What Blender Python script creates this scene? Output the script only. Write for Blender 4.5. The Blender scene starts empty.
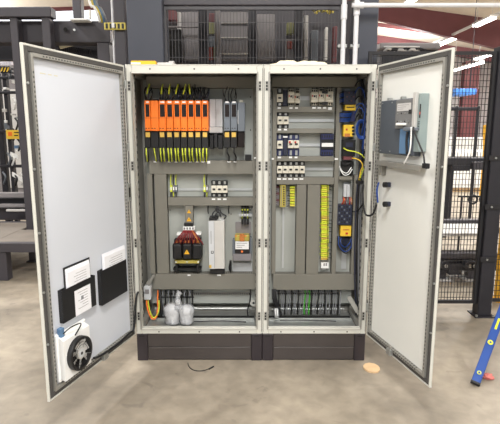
import bpy, bmesh, math, random
from mathutils import Vector, Matrix, noise
random.seed(7)
C = bpy.context.scene.collection
# ---------------------------------------------------------------- camera (fitted to the cabinet's real size: 2.0 m high, 1.0 + 0.8 m wide)
CX, CY, CZ, PIT, F = -0.0943, -3.5247, 1.7945, 0.1725, 483.2
cp, sp = math.cos(PIT), math.sin(PIT)
cam = bpy.data.cameras.new('camera'); cam.sensor_width = 36; cam.lens = F / 500 * 36; cam.clip_start = .05; cam.clip_end = 200
co = bpy.data.objects.new('camera', cam); C.objects.link(co)
co.location = (CX, CY, CZ); co.rotation_euler = (math.pi/2 - PIT, 0, 0)
bpy.context.scene.camera = co
def ray(px, py):
    a = (px-250)/F; b = -(py-212)/F
    return Vector((a, cp+b*sp, -sp+b*cp))
def Q(px, py, Y):                       # survey: a point measured in the photo, on the vertical plane Y
    r = ray(px, py); t = (Y-CY)/r.y
    return Vector((CX+t*r.x, Y, CZ+t*r.z))
def G(px, py, z=0):                     # ... on the horizontal plane z
    r = ray(px, py); t = (z-CZ)/r.z
    return Vector((CX+t*r.x, CY+t*r.y, z))
# ---------------------------------------------------------------- materials
def lin(c):
    return tuple((v/255/12.92 if v/255 <= .04045 else ((v/255+.055)/1.055)**2.4) for v in c) + (1,)
def mat(name, col, rough=.5, metal=0, var=.06, scale=8, emit=None, es=0, alpha=1, trans=0, bump=0, bscale=60, spec=.5):
    m = bpy.data.materials.new(name); m.use_nodes = True; nt = m.node_tree; b = nt.nodes['Principled BSDF']
    b.inputs['Roughness'].default_value = rough; b.inputs['Metallic'].default_value = metal
    b.inputs['Specular IOR Level'].default_value = spec
    tc = nt.nodes.new('ShaderNodeTexCoord')
    n = nt.nodes.new('ShaderNodeTexNoise'); n.inputs['Scale'].default_value = scale; n.inputs['Detail'].default_value = 5
    nt.links.new(tc.outputs['Object'], n.inputs['Vector'])
    r = nt.nodes.new('ShaderNodeValToRGB'); c = lin(col)
    r.color_ramp.elements[0].position = .3; r.color_ramp.elements[1].position = .7
    r.color_ramp.elements[0].color = tuple(v*(1-var) for v in c[:3])+(1,)
    r.color_ramp.elements[1].color = tuple(min(1, v*(1+var)) for v in c[:3])+(1,)
    nt.links.new(n.outputs['Fac'], r.inputs['Fac']); nt.links.new(r.outputs['Color'], b.inputs['Base Color'])
    if bump:
        n2 = nt.nodes.new('ShaderNodeTexNoise'); n2.inputs['Scale'].default_value = bscale
        nt.links.new(tc.outputs['Object'], n2.inputs['Vector'])
        bp = nt.nodes.new('ShaderNodeBump'); bp.inputs['Strength'].default_value = bump; bp.inputs['Distance'].default_value = .01
        nt.links.new(n2.outputs['Fac'], bp.inputs['Height']); nt.links.new(bp.outputs['Normal'], b.inputs['Normal'])
    if emit: b.inputs['Emission Color'].default_value = lin(emit); b.inputs['Emission Strength'].default_value = es
    if trans: b.inputs['Transmission Weight'].default_value = trans
    b.inputs['Alpha'].default_value = alpha
    return m
M = {}
def defm(k, *a, **kw): M[k] = mat(k, *a, **kw)
defm('enamel', (202,201,193), .38, var=.02)
defm('door_cool_lit', (208,212,220), .5, var=.015, scale=2)  # white door paint, bluish: cool daylight on the left door put into its colour
defm('door_cream', (226,226,221), .5, var=.015, scale=2)
defm('gasket', (74,72,70), .8)
defm('zinc', (178,180,178), .38, .75, var=.1, scale=14)
defm('zinc_dull', (150,148,142), .5, .35, var=.08, scale=6)
defm('steel_rail', (196,200,202), .4, .5, var=.05)
defm('plate', (172,175,170), .5, .25, var=.05, scale=3)
defm('duct', (122,119,110), .55, var=.03)
defm('duct_slot', (84,81,74), .7)
defm('plinth', (66,60,58), .5, var=.08)
defm('plinth_corner', (44,38,42), .45)
defm('hole', (30,30,30), .8)
defm('black', (24,24,26), .45)
defm('black_matte', (34,32,32), .8)
defm('cable_black', (22,22,24), .5)
defm('orange', (240,118,30), .45, var=.03)
defm('window_dark', (34,26,24), .25)
defm('drive_grey', (104,110,118), .5, var=.03)
defm('module_light', (196,198,200), .5)
defm('yellow', (236,196,60), .5)
defm('yellow_tag', (206,170,80), .5)
defm('deck', (120,112,104), .55, var=.2, scale=2)
defm('dull_green', (120,120,76), .6)
defm('dull_red', (140,66,60), .6)
defm('term_yellow', (218,206,74), .5)
defm('pencil', (214,206,160), .7)
defm('yg', (214,224,60), .5)
defm('green', (70,160,50), .5)
defm('white', (238,238,236), .5)
defm('breaker', (226,220,204), .5, var=.03)
defm('label_white', (240,240,238), .6)
defm('blue_dark', (34,40,82), .45)
defm('blue_cable', (28,66,140), .45)
defm('navy', (38,42,62), .5)
defm('red', (190,50,40), .5)
defm('maroon_wire', (126,34,38), .45)
defm('copper', (206,130,70), .42, .4, var=.2, scale=60)
defm('yellow_zinc', (196,180,90), .4, .4)
defm('aluminium', (206,204,200), .42, .35, var=.04)
defm('orange_wire', (236,120,40), .5)
defm('grey_cable', (132,134,138), .5)
defm('teal_grey', (150,164,164), .42, .3)
defm('computer_grey', (86,92,100), .5, .2, var=.04)
defm('computer_panel', (112,112,112), .5)
defm('light_blue', (92,124,158), .45)
defm('paper', (240,240,244), .8, var=.02)
defm('machine_dark', (64,61,67), .5, var=.08, scale=4)
defm('machine_blue', (62,65,76), .45, var=.06, scale=3)
defm('machine_black', (34,33,40), .55, var=.1)
defm('mesh_black', (30,29,32), .6)
defm('mesh_light', (70,68,72), .5)
defm('panel_grey', (128,124,126), .5, var=.14, scale=3)
defm('panel_light', (196,194,192), .5, var=.08)
defm('pipe_white', (226,226,230), .35)
defm('maroon', (108,60,64), .6, var=.08, scale=2)
defm('ceiling', (222,212,196), .8, var=.05)
defm('yellow_post', (226,170,40), .5)
defm('level_blue', (34,74,150), .35)
defm('vial', (220,226,60), .3)
defm('pink', (206,120,112), .8)
defm('card', (208,176,136), .85, var=.08, scale=20, bump=.3)
defm('cloth', (232,224,196), .8, var=.04)
defm('amber', (240,180,40), .5)
defm('blue_item', (60,120,200), .5)
defm('bag', (226,228,232), .15, var=.05, scale=30, alpha=.3, bump=1.0, bscale=55)
defm('foam', (204,204,206), .7, var=.16, scale=30, bump=1.0, bscale=60)
defm('sky_panel',(255,255,255),.5,emit=(235,242,255),es=2.2)
defm('rail_hole',(70,70,68),.7)
defm('lamp', (255,255,255), .5, emit=(255,252,246), es=14)
def mat_floor():
    m = bpy.data.materials.new('concrete'); m.use_nodes = True; nt = m.node_tree; b = nt.nodes['Principled BSDF']; L = nt.links.new
    tc = nt.nodes.new('ShaderNodeTexCoord')
    def nz(s, d, w=0.):
        n = nt.nodes.new('ShaderNodeTexNoise'); n.inputs['Scale'].default_value = s; n.inputs['Detail'].default_value = d; n.inputs['Distortion'].default_value = w
        L(tc.outputs['Object'], n.inputs['Vector']); return n
    a = nz(1.1, 6, .6); r = nt.nodes.new('ShaderNodeValToRGB')
    r.color_ramp.elements[0].position = .32; r.color_ramp.elements[0].color = lin((124,115,102))
    r.color_ramp.elements[1].position = .68; r.color_ramp.elements[1].color = lin((164,153,137))
    L(a.outputs['Fac'], r.inputs['Fac'])
    f = nz(9, 8, .3); r2 = nt.nodes.new('ShaderNodeValToRGB')
    r2.color_ramp.elements[0].position = .35; r2.color_ramp.elements[0].color = (.84,.84,.84,1)
    r2.color_ramp.elements[1].position = .65; r2.color_ramp.elements[1].color = (1.08,1.08,1.08,1)
    L(f.outputs['Fac'], r2.inputs['Fac'])
    mx = nt.nodes.new('ShaderNodeMix'); mx.data_type = 'RGBA'; mx.blend_type = 'MULTIPLY'; mx.inputs['Factor'].default_value = 1
    L(r.outputs['Color'], mx.inputs['A']); L(r2.outputs['Color'], mx.inputs['B'])
    s = nz(3.2, 3, 1.5); r3 = nt.nodes.new('ShaderNodeValToRGB')     # dark stains
    r3.color_ramp.elements[0].position = .30; r3.color_ramp.elements[0].color = (.8,.8,.81,1)
    r3.color_ramp.elements[1].position = .37; r3.color_ramp.elements[1].color = (1,1,1,1)
    L(s.outputs['Fac'], r3.inputs['Fac'])
    m2 = nt.nodes.new('ShaderNodeMix'); m2.data_type = 'RGBA'; m2.blend_type = 'MULTIPLY'; m2.inputs['Factor'].default_value = 1
    L(mx.outputs['Result'], m2.inputs['A']); L(r3.outputs['Color'], m2.inputs['B'])
    L(m2.outputs['Result'], b.inputs['Base Color'])
    rr = nt.nodes.new('ShaderNodeMapRange'); rr.inputs['To Min'].default_value = .42; rr.inputs['To Max'].default_value = .62
    L(f.outputs['Fac'], rr.inputs['Value']); L(rr.outputs['Result'], b.inputs['Roughness'])
    bp = nt.nodes.new('ShaderNodeBump'); bp.inputs['Strength'].default_value = .1; bp.inputs['Distance'].default_value = .01
    L(f.outputs['Fac'], bp.inputs['Height']); L(bp.outputs['Normal'], b.inputs['Normal'])
    return m
M['concrete'] = mat_floor()
def mat_corr():                                  # corrugated wall sheet
    m = mat('wall_sheet', (226,222,226), .6); nt = m.node_tree
    w = nt.nodes.new('ShaderNodeTexWave'); w.inputs['Scale'].default_value = 1.2; tc = nt.nodes.new('ShaderNodeTexCoord')
    nt.links.new(tc.outputs['Object'], w.inputs['Vector']); bp = nt.nodes.new('ShaderNodeBump'); bp.inputs['Distance'].default_value = .05
    nt.links.new(w.outputs['Fac'], bp.inputs['Height']); nt.links.new(bp.outputs['Normal'], nt.nodes['Principled BSDF'].inputs['Normal'])
    return m
M['wall_sheet'] = mat_corr()
# ---------------------------------------------------------------- mesh builder
class MB:
    def __init__(s): s.v=[]; s.f=[]; s.m=[]; s.sm=[]; s.names=[]
    def mi(s, k):
        if k not in s.names: s.names.append(k)
        return s.names.index(k)
    def add(s, vs, fs, k, smooth=False):
        o=len(s.v); s.v += [Vector(v) for v in vs]; i=s.mi(k)
        for f in fs: s.f.append([o+j for j in f]); s.m.append(i); s.sm.append(smooth)
        return s
    def hexa(s, p, k):      # p: 8 points, bottom 0-3 ccw, top 4-7
        return s.add(p, [(3,2,1,0),(4,5,6,7),(0,1,5,4),(1,2,6,5),(2,3,7,6),(3,0,4,7)], k)
    def box(s, a, b, k, bev=0, X=None):
        x0,x1=sorted((a[0],b[0])); y0,y1=sorted((a[1],b[1])); z0,z1=sorted((a[2],b[2]))
        p=[(x0,y0,z0),(x1,y0,z0),(x1,y1,z0),(x0,y1,z0),(x0,y0,z1),(x1,y0,z1),(x1,y1,z1),(x0,y1,z1)]
        if bev:
            bev=min(bev,(x1-x0)*.35,(y1-y0)*.35,(z1-z0)*.35)
            bm=bmesh.new(); vs=[bm.verts.new(q) for q in p]
            for f in [(3,2,1,0),(4,5,6,7),(0,1,5,4),(1,2,6,5),(2,3,7,6),(3,0,4,7)]: bm.faces.new([vs[i] for i in f])
            bmesh.ops.bevel(bm, geom=bm.edges[:], offset=bev, segments=2 if bev>.008 else 1, profile=.5, affect='EDGES')
            bm.verts.index_update(); V=[v.co.copy() for v in bm.verts]; Fs=[[v.index for v in f.verts] for f in bm.faces]; bm.free()
        else: V=[Vector(q) for q in p]; Fs=[(3,2,1,0),(4,5,6,7),(0,1,5,4),(1,2,6,5),(2,3,7,6),(3,0,4,7)]
        if X: V=[X@v for v in V]
        return s.add(V, Fs, k)
    def px(s, x0, y0, x1, y1, Yf, Yb, k, bev=0):      # box whose front face (plane Yf) spans the measured rectangle
        xm,ym=(x0+x1)/2,(y0+y1)/2
        return s.box((Q(x0,ym,Yf).x,Yf,Q(xm,y1,Yf).z),(Q(x1,ym,Yf).x,Yb,Q(xm,y0,Yf).z),k,bev)
    def tube(s, pts, r, k, n=6, sub=5, closed=False):
        P=[Vector(p) for p in pts]
        if len(P)>2 and sub>1:
            out=[]
            for i in range(len(P)-1):
                a=P[max(i-1,0)];b=P[i];c=P[i+1];d=P[min(i+2,len(P)-1)]
                for j in range(sub):
                    t=j/sub; out.append(.5*((2*b)+(c-a)*t+(2*a-5*b+4*c-d)*t*t+(3*b-a-3*c+d)*t**3))
            out.append(P[-1]); P=out
        rings=[]; up=None
        for i,p in enumerate(P):
            t=(P[min(i+1,len(P)-1)]-P[max(i-1,0)])
            t = t.normalized() if t.length>1e-9 else Vector((0,0,1))
            if up is None: up=t.orthogonal().normalized()
            u=(up-t*up.dot(t)); u=u.normalized() if u.length>1e-6 else t.orthogonal().normalized(); up=u; w=t.cross(u)
            rr=r[min(i,len(r)-1)] if isinstance(r,(list,tuple)) else r
            rings.append([p+(u*math.cos(2*math.pi*j/n)+w*math.sin(2*math.pi*j/n))*rr for j in range(n)])
        vs=[v for g in rings for v in g]; fs=[]
        for i in range(len(rings)-1):
            for j in range(n):
                fs.append((i*n+j,i*n+(j+1)%n,(i+1)*n+(j+1)%n,(i+1)*n+j))
        fs.append(tuple(range(n))[::-1]); fs.append(tuple((len(rings)-1)*n+j for j in range(n)))
        return s.add(vs,fs,k,n>4)
    def cyl(s, a, b, r, k, n=16, r2=None):
        a,b=Vector(a),Vector(b); t=(b-a).normalized(); u=t.orthogonal().normalized(); w=t.cross(u); r2=r if r2 is None else r2
        vs=[a+(u*math.cos(2*math.pi*j/n)+w*math.sin(2*math.pi*j/n))*r for j in range(n)]+[b+(u*math.cos(2*math.pi*j/n)+w*math.sin(2*math.pi*j/n))*r2 for j in range(n)]
        s.add(vs,[(j,(j+1)%n,n+(j+1)%n,n+j) for j in range(n)],k,True)
        return s.add(vs,[tuple(range(n))[::-1],tuple(range(n,2*n))],k)
    def ring(s, c, axis, R, r, k, n=24, m=8, sx=1):
        c=Vector(c); t=Vector(axis).normalized(); u=t.orthogonal().normalized(); w=t.cross(u); vs=[];fs=[]
        for i in range(n):
            a=2*math.pi*i/n; d=u*math.cos(a)+w*math.sin(a)
            for j in range(m):
                b=2*math.pi*j/m; vs.append(c+d*(R+r*math.cos(b))+t*r*math.sin(b))
        for i in range(n):
            for j in range(m): fs.append((i*m+j,((i+1)%n)*m+j,((i+1)%n)*m+(j+1)%m,i*m+(j+1)%m))
        return s.add(vs,fs,k,True)
    def blob(s, c, R, k, amp=.1, fr=3, n=20, seed=0, flat=0):
        c=Vector(c); vs=[];fs=[]
        for i in range(n+1):
            th=math.pi*i/n
            for j in range(2*n):
                ph=math.pi*j/n; d=Vector((math.sin(th)*math.cos(ph),math.sin(th)*math.sin(ph),math.cos(th)))
                q=1+amp*noise.noise(d*fr+Vector((seed,seed*2,0)))
                p=Vector((d.x*R[0]*q,d.y*R[1]*q,max(d.z*R[2]*q,-R[2]*flat if flat else -9)))
                vs.append(c+p)
        for i in range(n):
            for j in range(2*n): fs.append((i*2*n+j,(i+1)*2*n+j,(i+1)*2*n+(j+1)%(2*n),i*2*n+(j+1)%(2*n)))
        return s.add(vs,fs,k,True)
    def prism(s, poly, d, k):      # polygon points (3D), extruded by vector d
        n=len(poly); d=Vector(d); vs=[Vector(p) for p in poly]+[Vector(p)+d for p in poly]
        return s.add(vs,[tuple(range(n)),tuple(range(2*n-1,n-1,-1))]+[(j,n+j,n+(j+1)%n,(j+1)%n) for j in range(n)],k)
    def build(s, name, parent=None, label=None):
        off=Vector(parent['_o']) if parent is not None else Vector((0,0,0))
        me=bpy.data.meshes.new(name); me.from_pydata([tuple(v-off) for v in s.v],[],s.f)
        for k in s.names: me.materials.append(M[k])
        me.polygons.foreach_set('material_index',s.m); me.polygons.foreach_set('use_smooth',s.sm)
        bm=bmesh.new(); bm.from_mesh(me); bmesh.ops.recalc_face_normals(bm,faces=bm.faces); bm.to_mesh(me); bm.free(); me.update()
        o=bpy.data.objects.new(name,me); C.objects.link(o)
        if parent is not None: o.parent=parent; o['_o']=tuple(off)
        else: o['_o']=(0,0,0)
        if label: o['label']=label
        return o
def tag(o,label,cat,group=None,kind=None):
    if label: o['label']=label
    if cat: o['category']=cat
    if group: o['group']=group
    if kind: o['kind']=kind
    return o
def thing(name,label,cat,loc,group=None):
    o=bpy.data.objects.new(name,None); o.empty_display_size=.05; C.objects.link(o); o.location=loc; o['_o']=tuple(loc)
    return tag(o,label,cat,group)
def single(mb,name,label,cat,group=None):     # thing that is one mesh, origin at its base
    n=len(mb.v); c=sum(mb.v,Vector())/n; c.z=min(v.z for v in mb.v)
    for v in mb.v: v-=c
    o=mb.build(name); o.location=c; return tag(o,label,cat,group)
def struct(mb,name): o=mb.build(name); o['kind']='structure'; return o
# ================================================================ THE SETTING
struct(MB().add([(-26,-16,0),(28,-16,0),(28,26,0),(-26,26,0),(-26,-16,-.3),(28,-16,-.3),(28,26,-.3),(-26,26,-.3)],[(0,1,2,3),(7,6,5,4),(0,4,5,1),(1,5,6,2),(2,6,7,3),(3,7,4,0)],'concrete'),'floor')
CZH=7.2
ra,rb=Q(380,3,16),Q(500,20,16); SL=(rb.z-ra.z)/(rb.x-ra.x); XA=-1.0; ZA=ra.z+(XA-ra.x)*SL       # roof slope and ridge
def roof_z(x): return ZA+(x-XA)*SL if x>XA else ZA-(XA-x)*.03
YB=24.0
m=MB()
for x0,x1 in ((-24,XA),(XA,26)):
    m.hexa([(x0,-16,roof_z(x0)),(x1,-16,roof_z(x1)),(x1,YB,roof_z(x1)),(x0,YB,roof_z(x0)),(x0,-16,roof_z(x0)+.2),(x1,-16,roof_z(x1)+.2),(x1,YB,roof_z(x1)+.2),(x0,YB,roof_z(x0)+.2)],'ceiling')
struct(m,'ceiling')
struct(MB().box((-24,YB,0),(26,YB+.3,9),'wall_sheet'),'wall_back')
struct(MB().box((-24.3,-16,0),(-24,YB,9),'wall_sheet'),'wall_left')
struct(MB().box((26,-16,0),(26.3,YB,6),'wall_sheet'),'wall_right')
for i_,(Y,pts) in enumerate(((16,[(380,3),(500,20),(500,48),(380,19)]),(21.5,[(380,31),(500,49),(500,62),(380,43)]))):    # tapered portal rafters
    A_,B_,C_,D_=[Q(a,b,Y) for a,b in pts]
    def ext(p,q,x): return Vector((x,Y,p.z+(q.z-p.z)*(x-p.x)/(q.x-p.x)))
    xl,xr=XA,B_.x+3; m=MB()
    top=[ext(A_,B_,xl),ext(A_,B_,xr)]; bot=[ext(D_,C_,xl),ext(D_,C_,xr)]
    m.prism([top[0],top[1],bot[1],bot[0]],(0,.03,0),'maroon')
    m.prism([bot[0],bot[1],bot[1]+Vector((0,0,-.04)),bot[0]+Vector((0,0,-.04))],(0,.25,0),'maroon')
    lz=bot[0].z; m.box((-24,Y,lz),(xl,Y+.03,top[0].z),'maroon')
    struct(m,'trim_%d'%(i_+1))
for i_,y_ in enumerate((6,9,12,19)):
    m=MB(); 
    for x0,x1 in ((-24,XA),(XA,26)): m.hexa([(x0,y_,roof_z(x0)-.16),(x1,y_,roof_z(x1)-.16),(x1,y_+.08,roof_z(x1)-.16),(x0,y_+.08,roof_z(x0)-.16),(x0,y_,roof_z(x0)-.001),(x1,y_,roof_z(x1)-.001),(x1,y_+.08,roof_z(x1)-.001),(x0,y_+.08,roof_z(x0)-.001)],'maroon')
    struct(m,'trim_%d'%(i_+3))
# translucent daylight strip in the roof at the left
m=MB(); m.hexa([(-20,19.4,roof_z(-20)-.012),(-3,19.4,roof_z(-3)-.012),(-3,22.6,roof_z(-3)-.012),(-20,22.6,roof_z(-20)-.012),(-20,19.4,roof_z(-20)-.002),(-3,19.4,roof_z(-3)-.002),(-3,22.6,roof_z(-3)-.002),(-20,22.6,roof_z(-20)-.002)],'sky_panel'); struct(m,'window_1')
# ---------------------------------------------------------------- hall lamps: rows running away from the camera
LZ=5.2
def lamp(px,py,z,L,label,power=0):
    g=G(px,py,z); x,y=g.x,g.y; t=thing('ceiling_light',label,'light',(x,y,z),'ceiling lights of the hall')
    m=MB(); m.box((x-.12,y-L/2,z+.02),(x+.12,y+L/2,z+.09),'aluminium',.01); m.build('housing',t)
    m=MB(); m.box((x-.10,y-L/2+.03,z-.03),(x+.10,y+L/2-.03,z+.02),'lamp'); m.build('diffuser',t)
    for s_ in (-.4,.4):
        MB().tube([(x,y+s_*L,z+.09),(x,y+s_*L,roof_z(x))],.010,'aluminium',5,1).build('hanging_wire',t)
    return x,y
lamp(484,22,LZ,1.3,'nearest bright strip light, upper right, end of a white trunking')
lamp(446,42,LZ,1.6,'small glowing lamp just above the top corner of the right door')
lamp(490,55,4.6,2.4,'bright lamp at the right edge, above the mesh fence')
lamp(466,67,4.4,3.0,'large blown-out lamp seen through the right mesh fence')
lamp(411,1,5.6,.8,'strip light cut by the top edge, above the right door')
a_=G(500,14,LZ+.1); b_=G(442,44,LZ+.1); m=MB(); m.box((a_.x-.05,a_.y-2,LZ+.10),(a_.x+.05,b_.y,LZ+.17),'panel_light'); single(m,'cable_trunking','long pale trunking carrying two lamps, running back under the roof','trunking')
def area(x,y,z,sx,sy,e,col=(1,.99,.965),up=False):
    l=bpy.data.lights.new('hall_light','AREA'); l.shape='RECTANGLE'; l.size=sx; l.size_y=sy; l.energy=e; l.color=col
    o=bpy.data.objects.new('hall_light',l); C.objects.link(o); o.location=(x,y,z); o.rotation_euler=(math.pi if up else 0,0,0)
for x,y,e in [(-4.8,-5.5,330),(4.4,-6.2,330),(0,-3.8,250),(-4.5,2.6,260),(4.6,3.4,300),(0,-9,300),(-9,8,350),(7,9,350),(0,14,450),(-12,15,450),(12,16,400),(13,5,350),(-12,-1,300),(11,-3,300)]:
    area(x,y,min(LZ+.3,roof_z(x)-.2),.5,2.4,e*1.5)
w=bpy.data.worlds.new('hall_daylight'); bpy.context.scene.world=w; w.use_nodes=True
w.node_tree.nodes['Background'].inputs[0].default_value=(.90,.95,1,1); w.node_tree.nodes['Background'].inputs[1].default_value=.4
for x,y,e in [(-8,8,240),(7,9,260),(0,14,260),(-12,17,300),(12,17,420),(13,9,260),(7,19,300),(0,2,120),(18,14,300)]: area(x,y,min(LZ-.4,roof_z(x)-1.0),.5,2.4,e,up=True)  # unseen upward lights, added to brighten the roof and far walls
# ================================================================ THE CABINETS
PZ0,PZ1=.222,2.228          # enclosure bottom / top
YP=.40                      # face of the mounting plates
YD=.32                      # face of the wiring ducts
def enclosure(X0,X1,label,label_name):
    t=thing('electrical_cabinet',label,'electrical cabinet',((X0+X1)/2,0,0),'bayed electrical cabinets')
    s=.045; D=.5; m=MB()
    # front frame
    m.box((X0,0,PZ0),(X0+s,.04,PZ1),'enamel',.004); m.box((X1-s,0,PZ0),(X1,.04,PZ1),'enamel',.004)
    m.box((X0+s,0,PZ1-.055),(X1-s,.04,PZ1),'enamel',.004); m.box((X0+s,0,PZ0),(X1-s,.04,PZ0+.05),'enamel',.004)
    for xx in (X0+.006,X1-.006): m.box((xx-.0015,-.002,PZ0+.02),(xx+.0015,.0,PZ1-.02),'gasket')
    # raised sealing lip around the opening
    m.box((X0+s-.010,-.008,PZ0+.04),(X0+s,0,PZ1-.045),'zinc_dull'); m.box((X1-s,-.008,PZ0+.04),(X1-s+.010,0,PZ1-.045),'zinc_dull')
    m.box((X0+s,-.008,PZ1-.055),(X1-s,0,PZ1-.045),'enamel'); m.box((X0+s,-.008,PZ0+.04),(X1-s,0,PZ0+.05),'enamel')
    for i in range(3):
        x=X0+(X1-X0)*(.18+.32*i); m.cyl((x,-.002,PZ1-.025),(x,.001,PZ1-.025),.006,'gasket',8)
        m.cyl((x,-.002,PZ0+.018),(x,.001,PZ0+.018),.006,'gasket',8)
    m.build('front_frame',t)
    for yy in (86,166,243,316):
        zc=Q(264,yy,0).z
        for xc in (X0+.024,X1-.024):
            m=MB(); m.box((xc-.010,-.004,zc-.034),(xc+.010,0,zc+.034),'zinc_dull',.001)
            for q in (-.022,0,.022): m.box((xc-.006,-.0048,zc+q-.007),(xc+.006,-.004,zc+q+.007),'hole')
            m.build('hinge_bracket',t)
    m=MB()       # inner frame profiles
    for x0,x1 in ((X0+.004,X0+.05),(X1-.05,X1-.004)):
        m.box((x0,D-.05,PZ0),(x1,D,PZ1),'zinc_dull'); m.box((x0,.04,PZ0),(x1,.06,PZ1),'zinc_dull')
        for z in (PZ0+.02,PZ1-.06): m.box((x0,.06,z),(x1,D-.05,z+.04),'zinc_dull')
    m.box((X0+.05,D-.05,PZ0),(X1-.05,D,PZ0+.05),'zinc_dull'); m.box((X0+.05,D-.05,PZ1-.05),(X1-.05,D,PZ1),'zinc_dull')
    for s_ in (X0+.052,X1-.052):                 # slotted system holes along the depth profiles
        for i in range(34):
            z=PZ0+.12+i*.055; m.box((s_-.0015,.044,z),(s_+.0015,.056,z+.02),'hole')
    m.build('inner_frame',t)
    MB().box((X0,.0405,PZ0),(X0+.003,D,PZ1),'zinc_dull').build('side_panel',t)
    MB().box((X1-.003,.0405,PZ0),(X1,D,PZ1),'zinc_dull').build('side_panel',t)
    MB().box((X0,D,PZ0),(X1,D+.01,PZ1),'enamel').build('rear_panel',t)
    MB().box((X0,.0,PZ1),(X1,D+.01,PZ1+.006),'enamel',.002).build('roof_panel',t)
    m=MB(); m.box((X0+.05,.07,PZ0+.004),(X1-.05,D-.06,PZ0+.012),'zinc',.001)
    m.box((X0+.06,.235,PZ0+.012),(X1-.06,.250,PZ0+.03),'zinc',.001); m.box((X0+.06,.29,PZ0+.012),(X1-.06,.33,PZ0+.016),'hole')
    m.build('gland_plate',t)
    m=MB(); m.box((X0+.037,YP,PZ0+.10),(X1-.037,YP+.003,PZ1-.06),'plate')
    m.box((X0+.037,YP+.003,PZ0+.10),(X0+.05,YP+.03,PZ1-.06),'plate'); m.box((X1-.05,YP+.003,PZ0+.10),(X1-.037,YP+.03,PZ1-.06),'plate')
    m.build('mounting_plate',t)
    # plinth: face trims and dark corner pieces
    m=MB(); c=.085; e=.004
    m.box((X0+c,.006,.006),(X1-c,.02,.11),'plinth',.003); m.box((X0+c,.006,.112),(X1-c,.02,PZ0-.001),'plinth',.003)
    m.box((X0+.012,.02,.006),(X0+.03,D,PZ0-.001),'plinth'); m.box((X1-.03,.02,.006),(X1-.012,D,PZ0-.001),'plinth'); m.box((X0+c,D-.02,.006),(X1-c,D,PZ0-.001),'plinth')
    m.build('plinth',t)
    for x0,x1 in ((X0,X0+c),(X1-c,X1)):
        m=MB(); m.box((x0+.001,0,0),(x1-.001,.09,PZ0-.001),'plinth_corner',.004)
        m.box((x0+.02,-.0015,.20),(x0+.06,0,.208),'hole'); m.build('plinth_corner',t)
        MB().box((x0+.001,D-.09,0),(x1-.001,D,PZ0-.001),'plinth_corner',.004).build('plinth_corner',t)
    return t
cabL=enclosure(-.974,0,'wide left cabinet of the pair, holding orange drive modules, door open leftwards','l')
cabR=enclosure(.001,.801,'narrower right cabinet of the pair, holding yellow terminal column, door open rightwards','r')
# ---------------------------------------------------------------- doors
class Plane:
    def __init__(s,o,d,n): s.o=Vector(o); s.d=Vector(d); s.n=Vector(n)
    def P(s,u,z,k=0): return s.o+s.d*u+s.n*k+Vector((0,0,z))
    def box(s,m,u0,u1,z0,z1,k0,k1,mt,bev=0):
        X=Matrix((( s.d.x,s.n.x,0,s.o.x),(s.d.y,s.n.y,0,s.o.y),(0,0,1,0),(0,0,0,1)))
        return m.box((u0,k0,z0),(u1,k1,z1),mt,bev,X)
    def at(s,px,py,k=0):                         # photo point measured on this door (k = height above its inner face)
        o=s.o+s.n*k; r=ray(px,py); n=s.n; cc=Vector((CX,CY,0)); t=(o-cc).dot(n)/Vector((r.x,r.y,0)).dot(n)
        p=cc+Vector((r.x,r.y,0))*t; return (p-o).dot(s.d), CZ+t*r.z
aL,aR=1.2752,1.3143
DL=Plane((-.975,-.0247,0),(-math.cos(aL),-math.sin(aL),0),(math.sin(aL),-math.cos(aL),0))
DR=Plane((.802,-.0247,0),(math.cos(aR),-math.sin(aR),0),(-math.sin(aR),-math.cos(aR),0))
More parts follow.
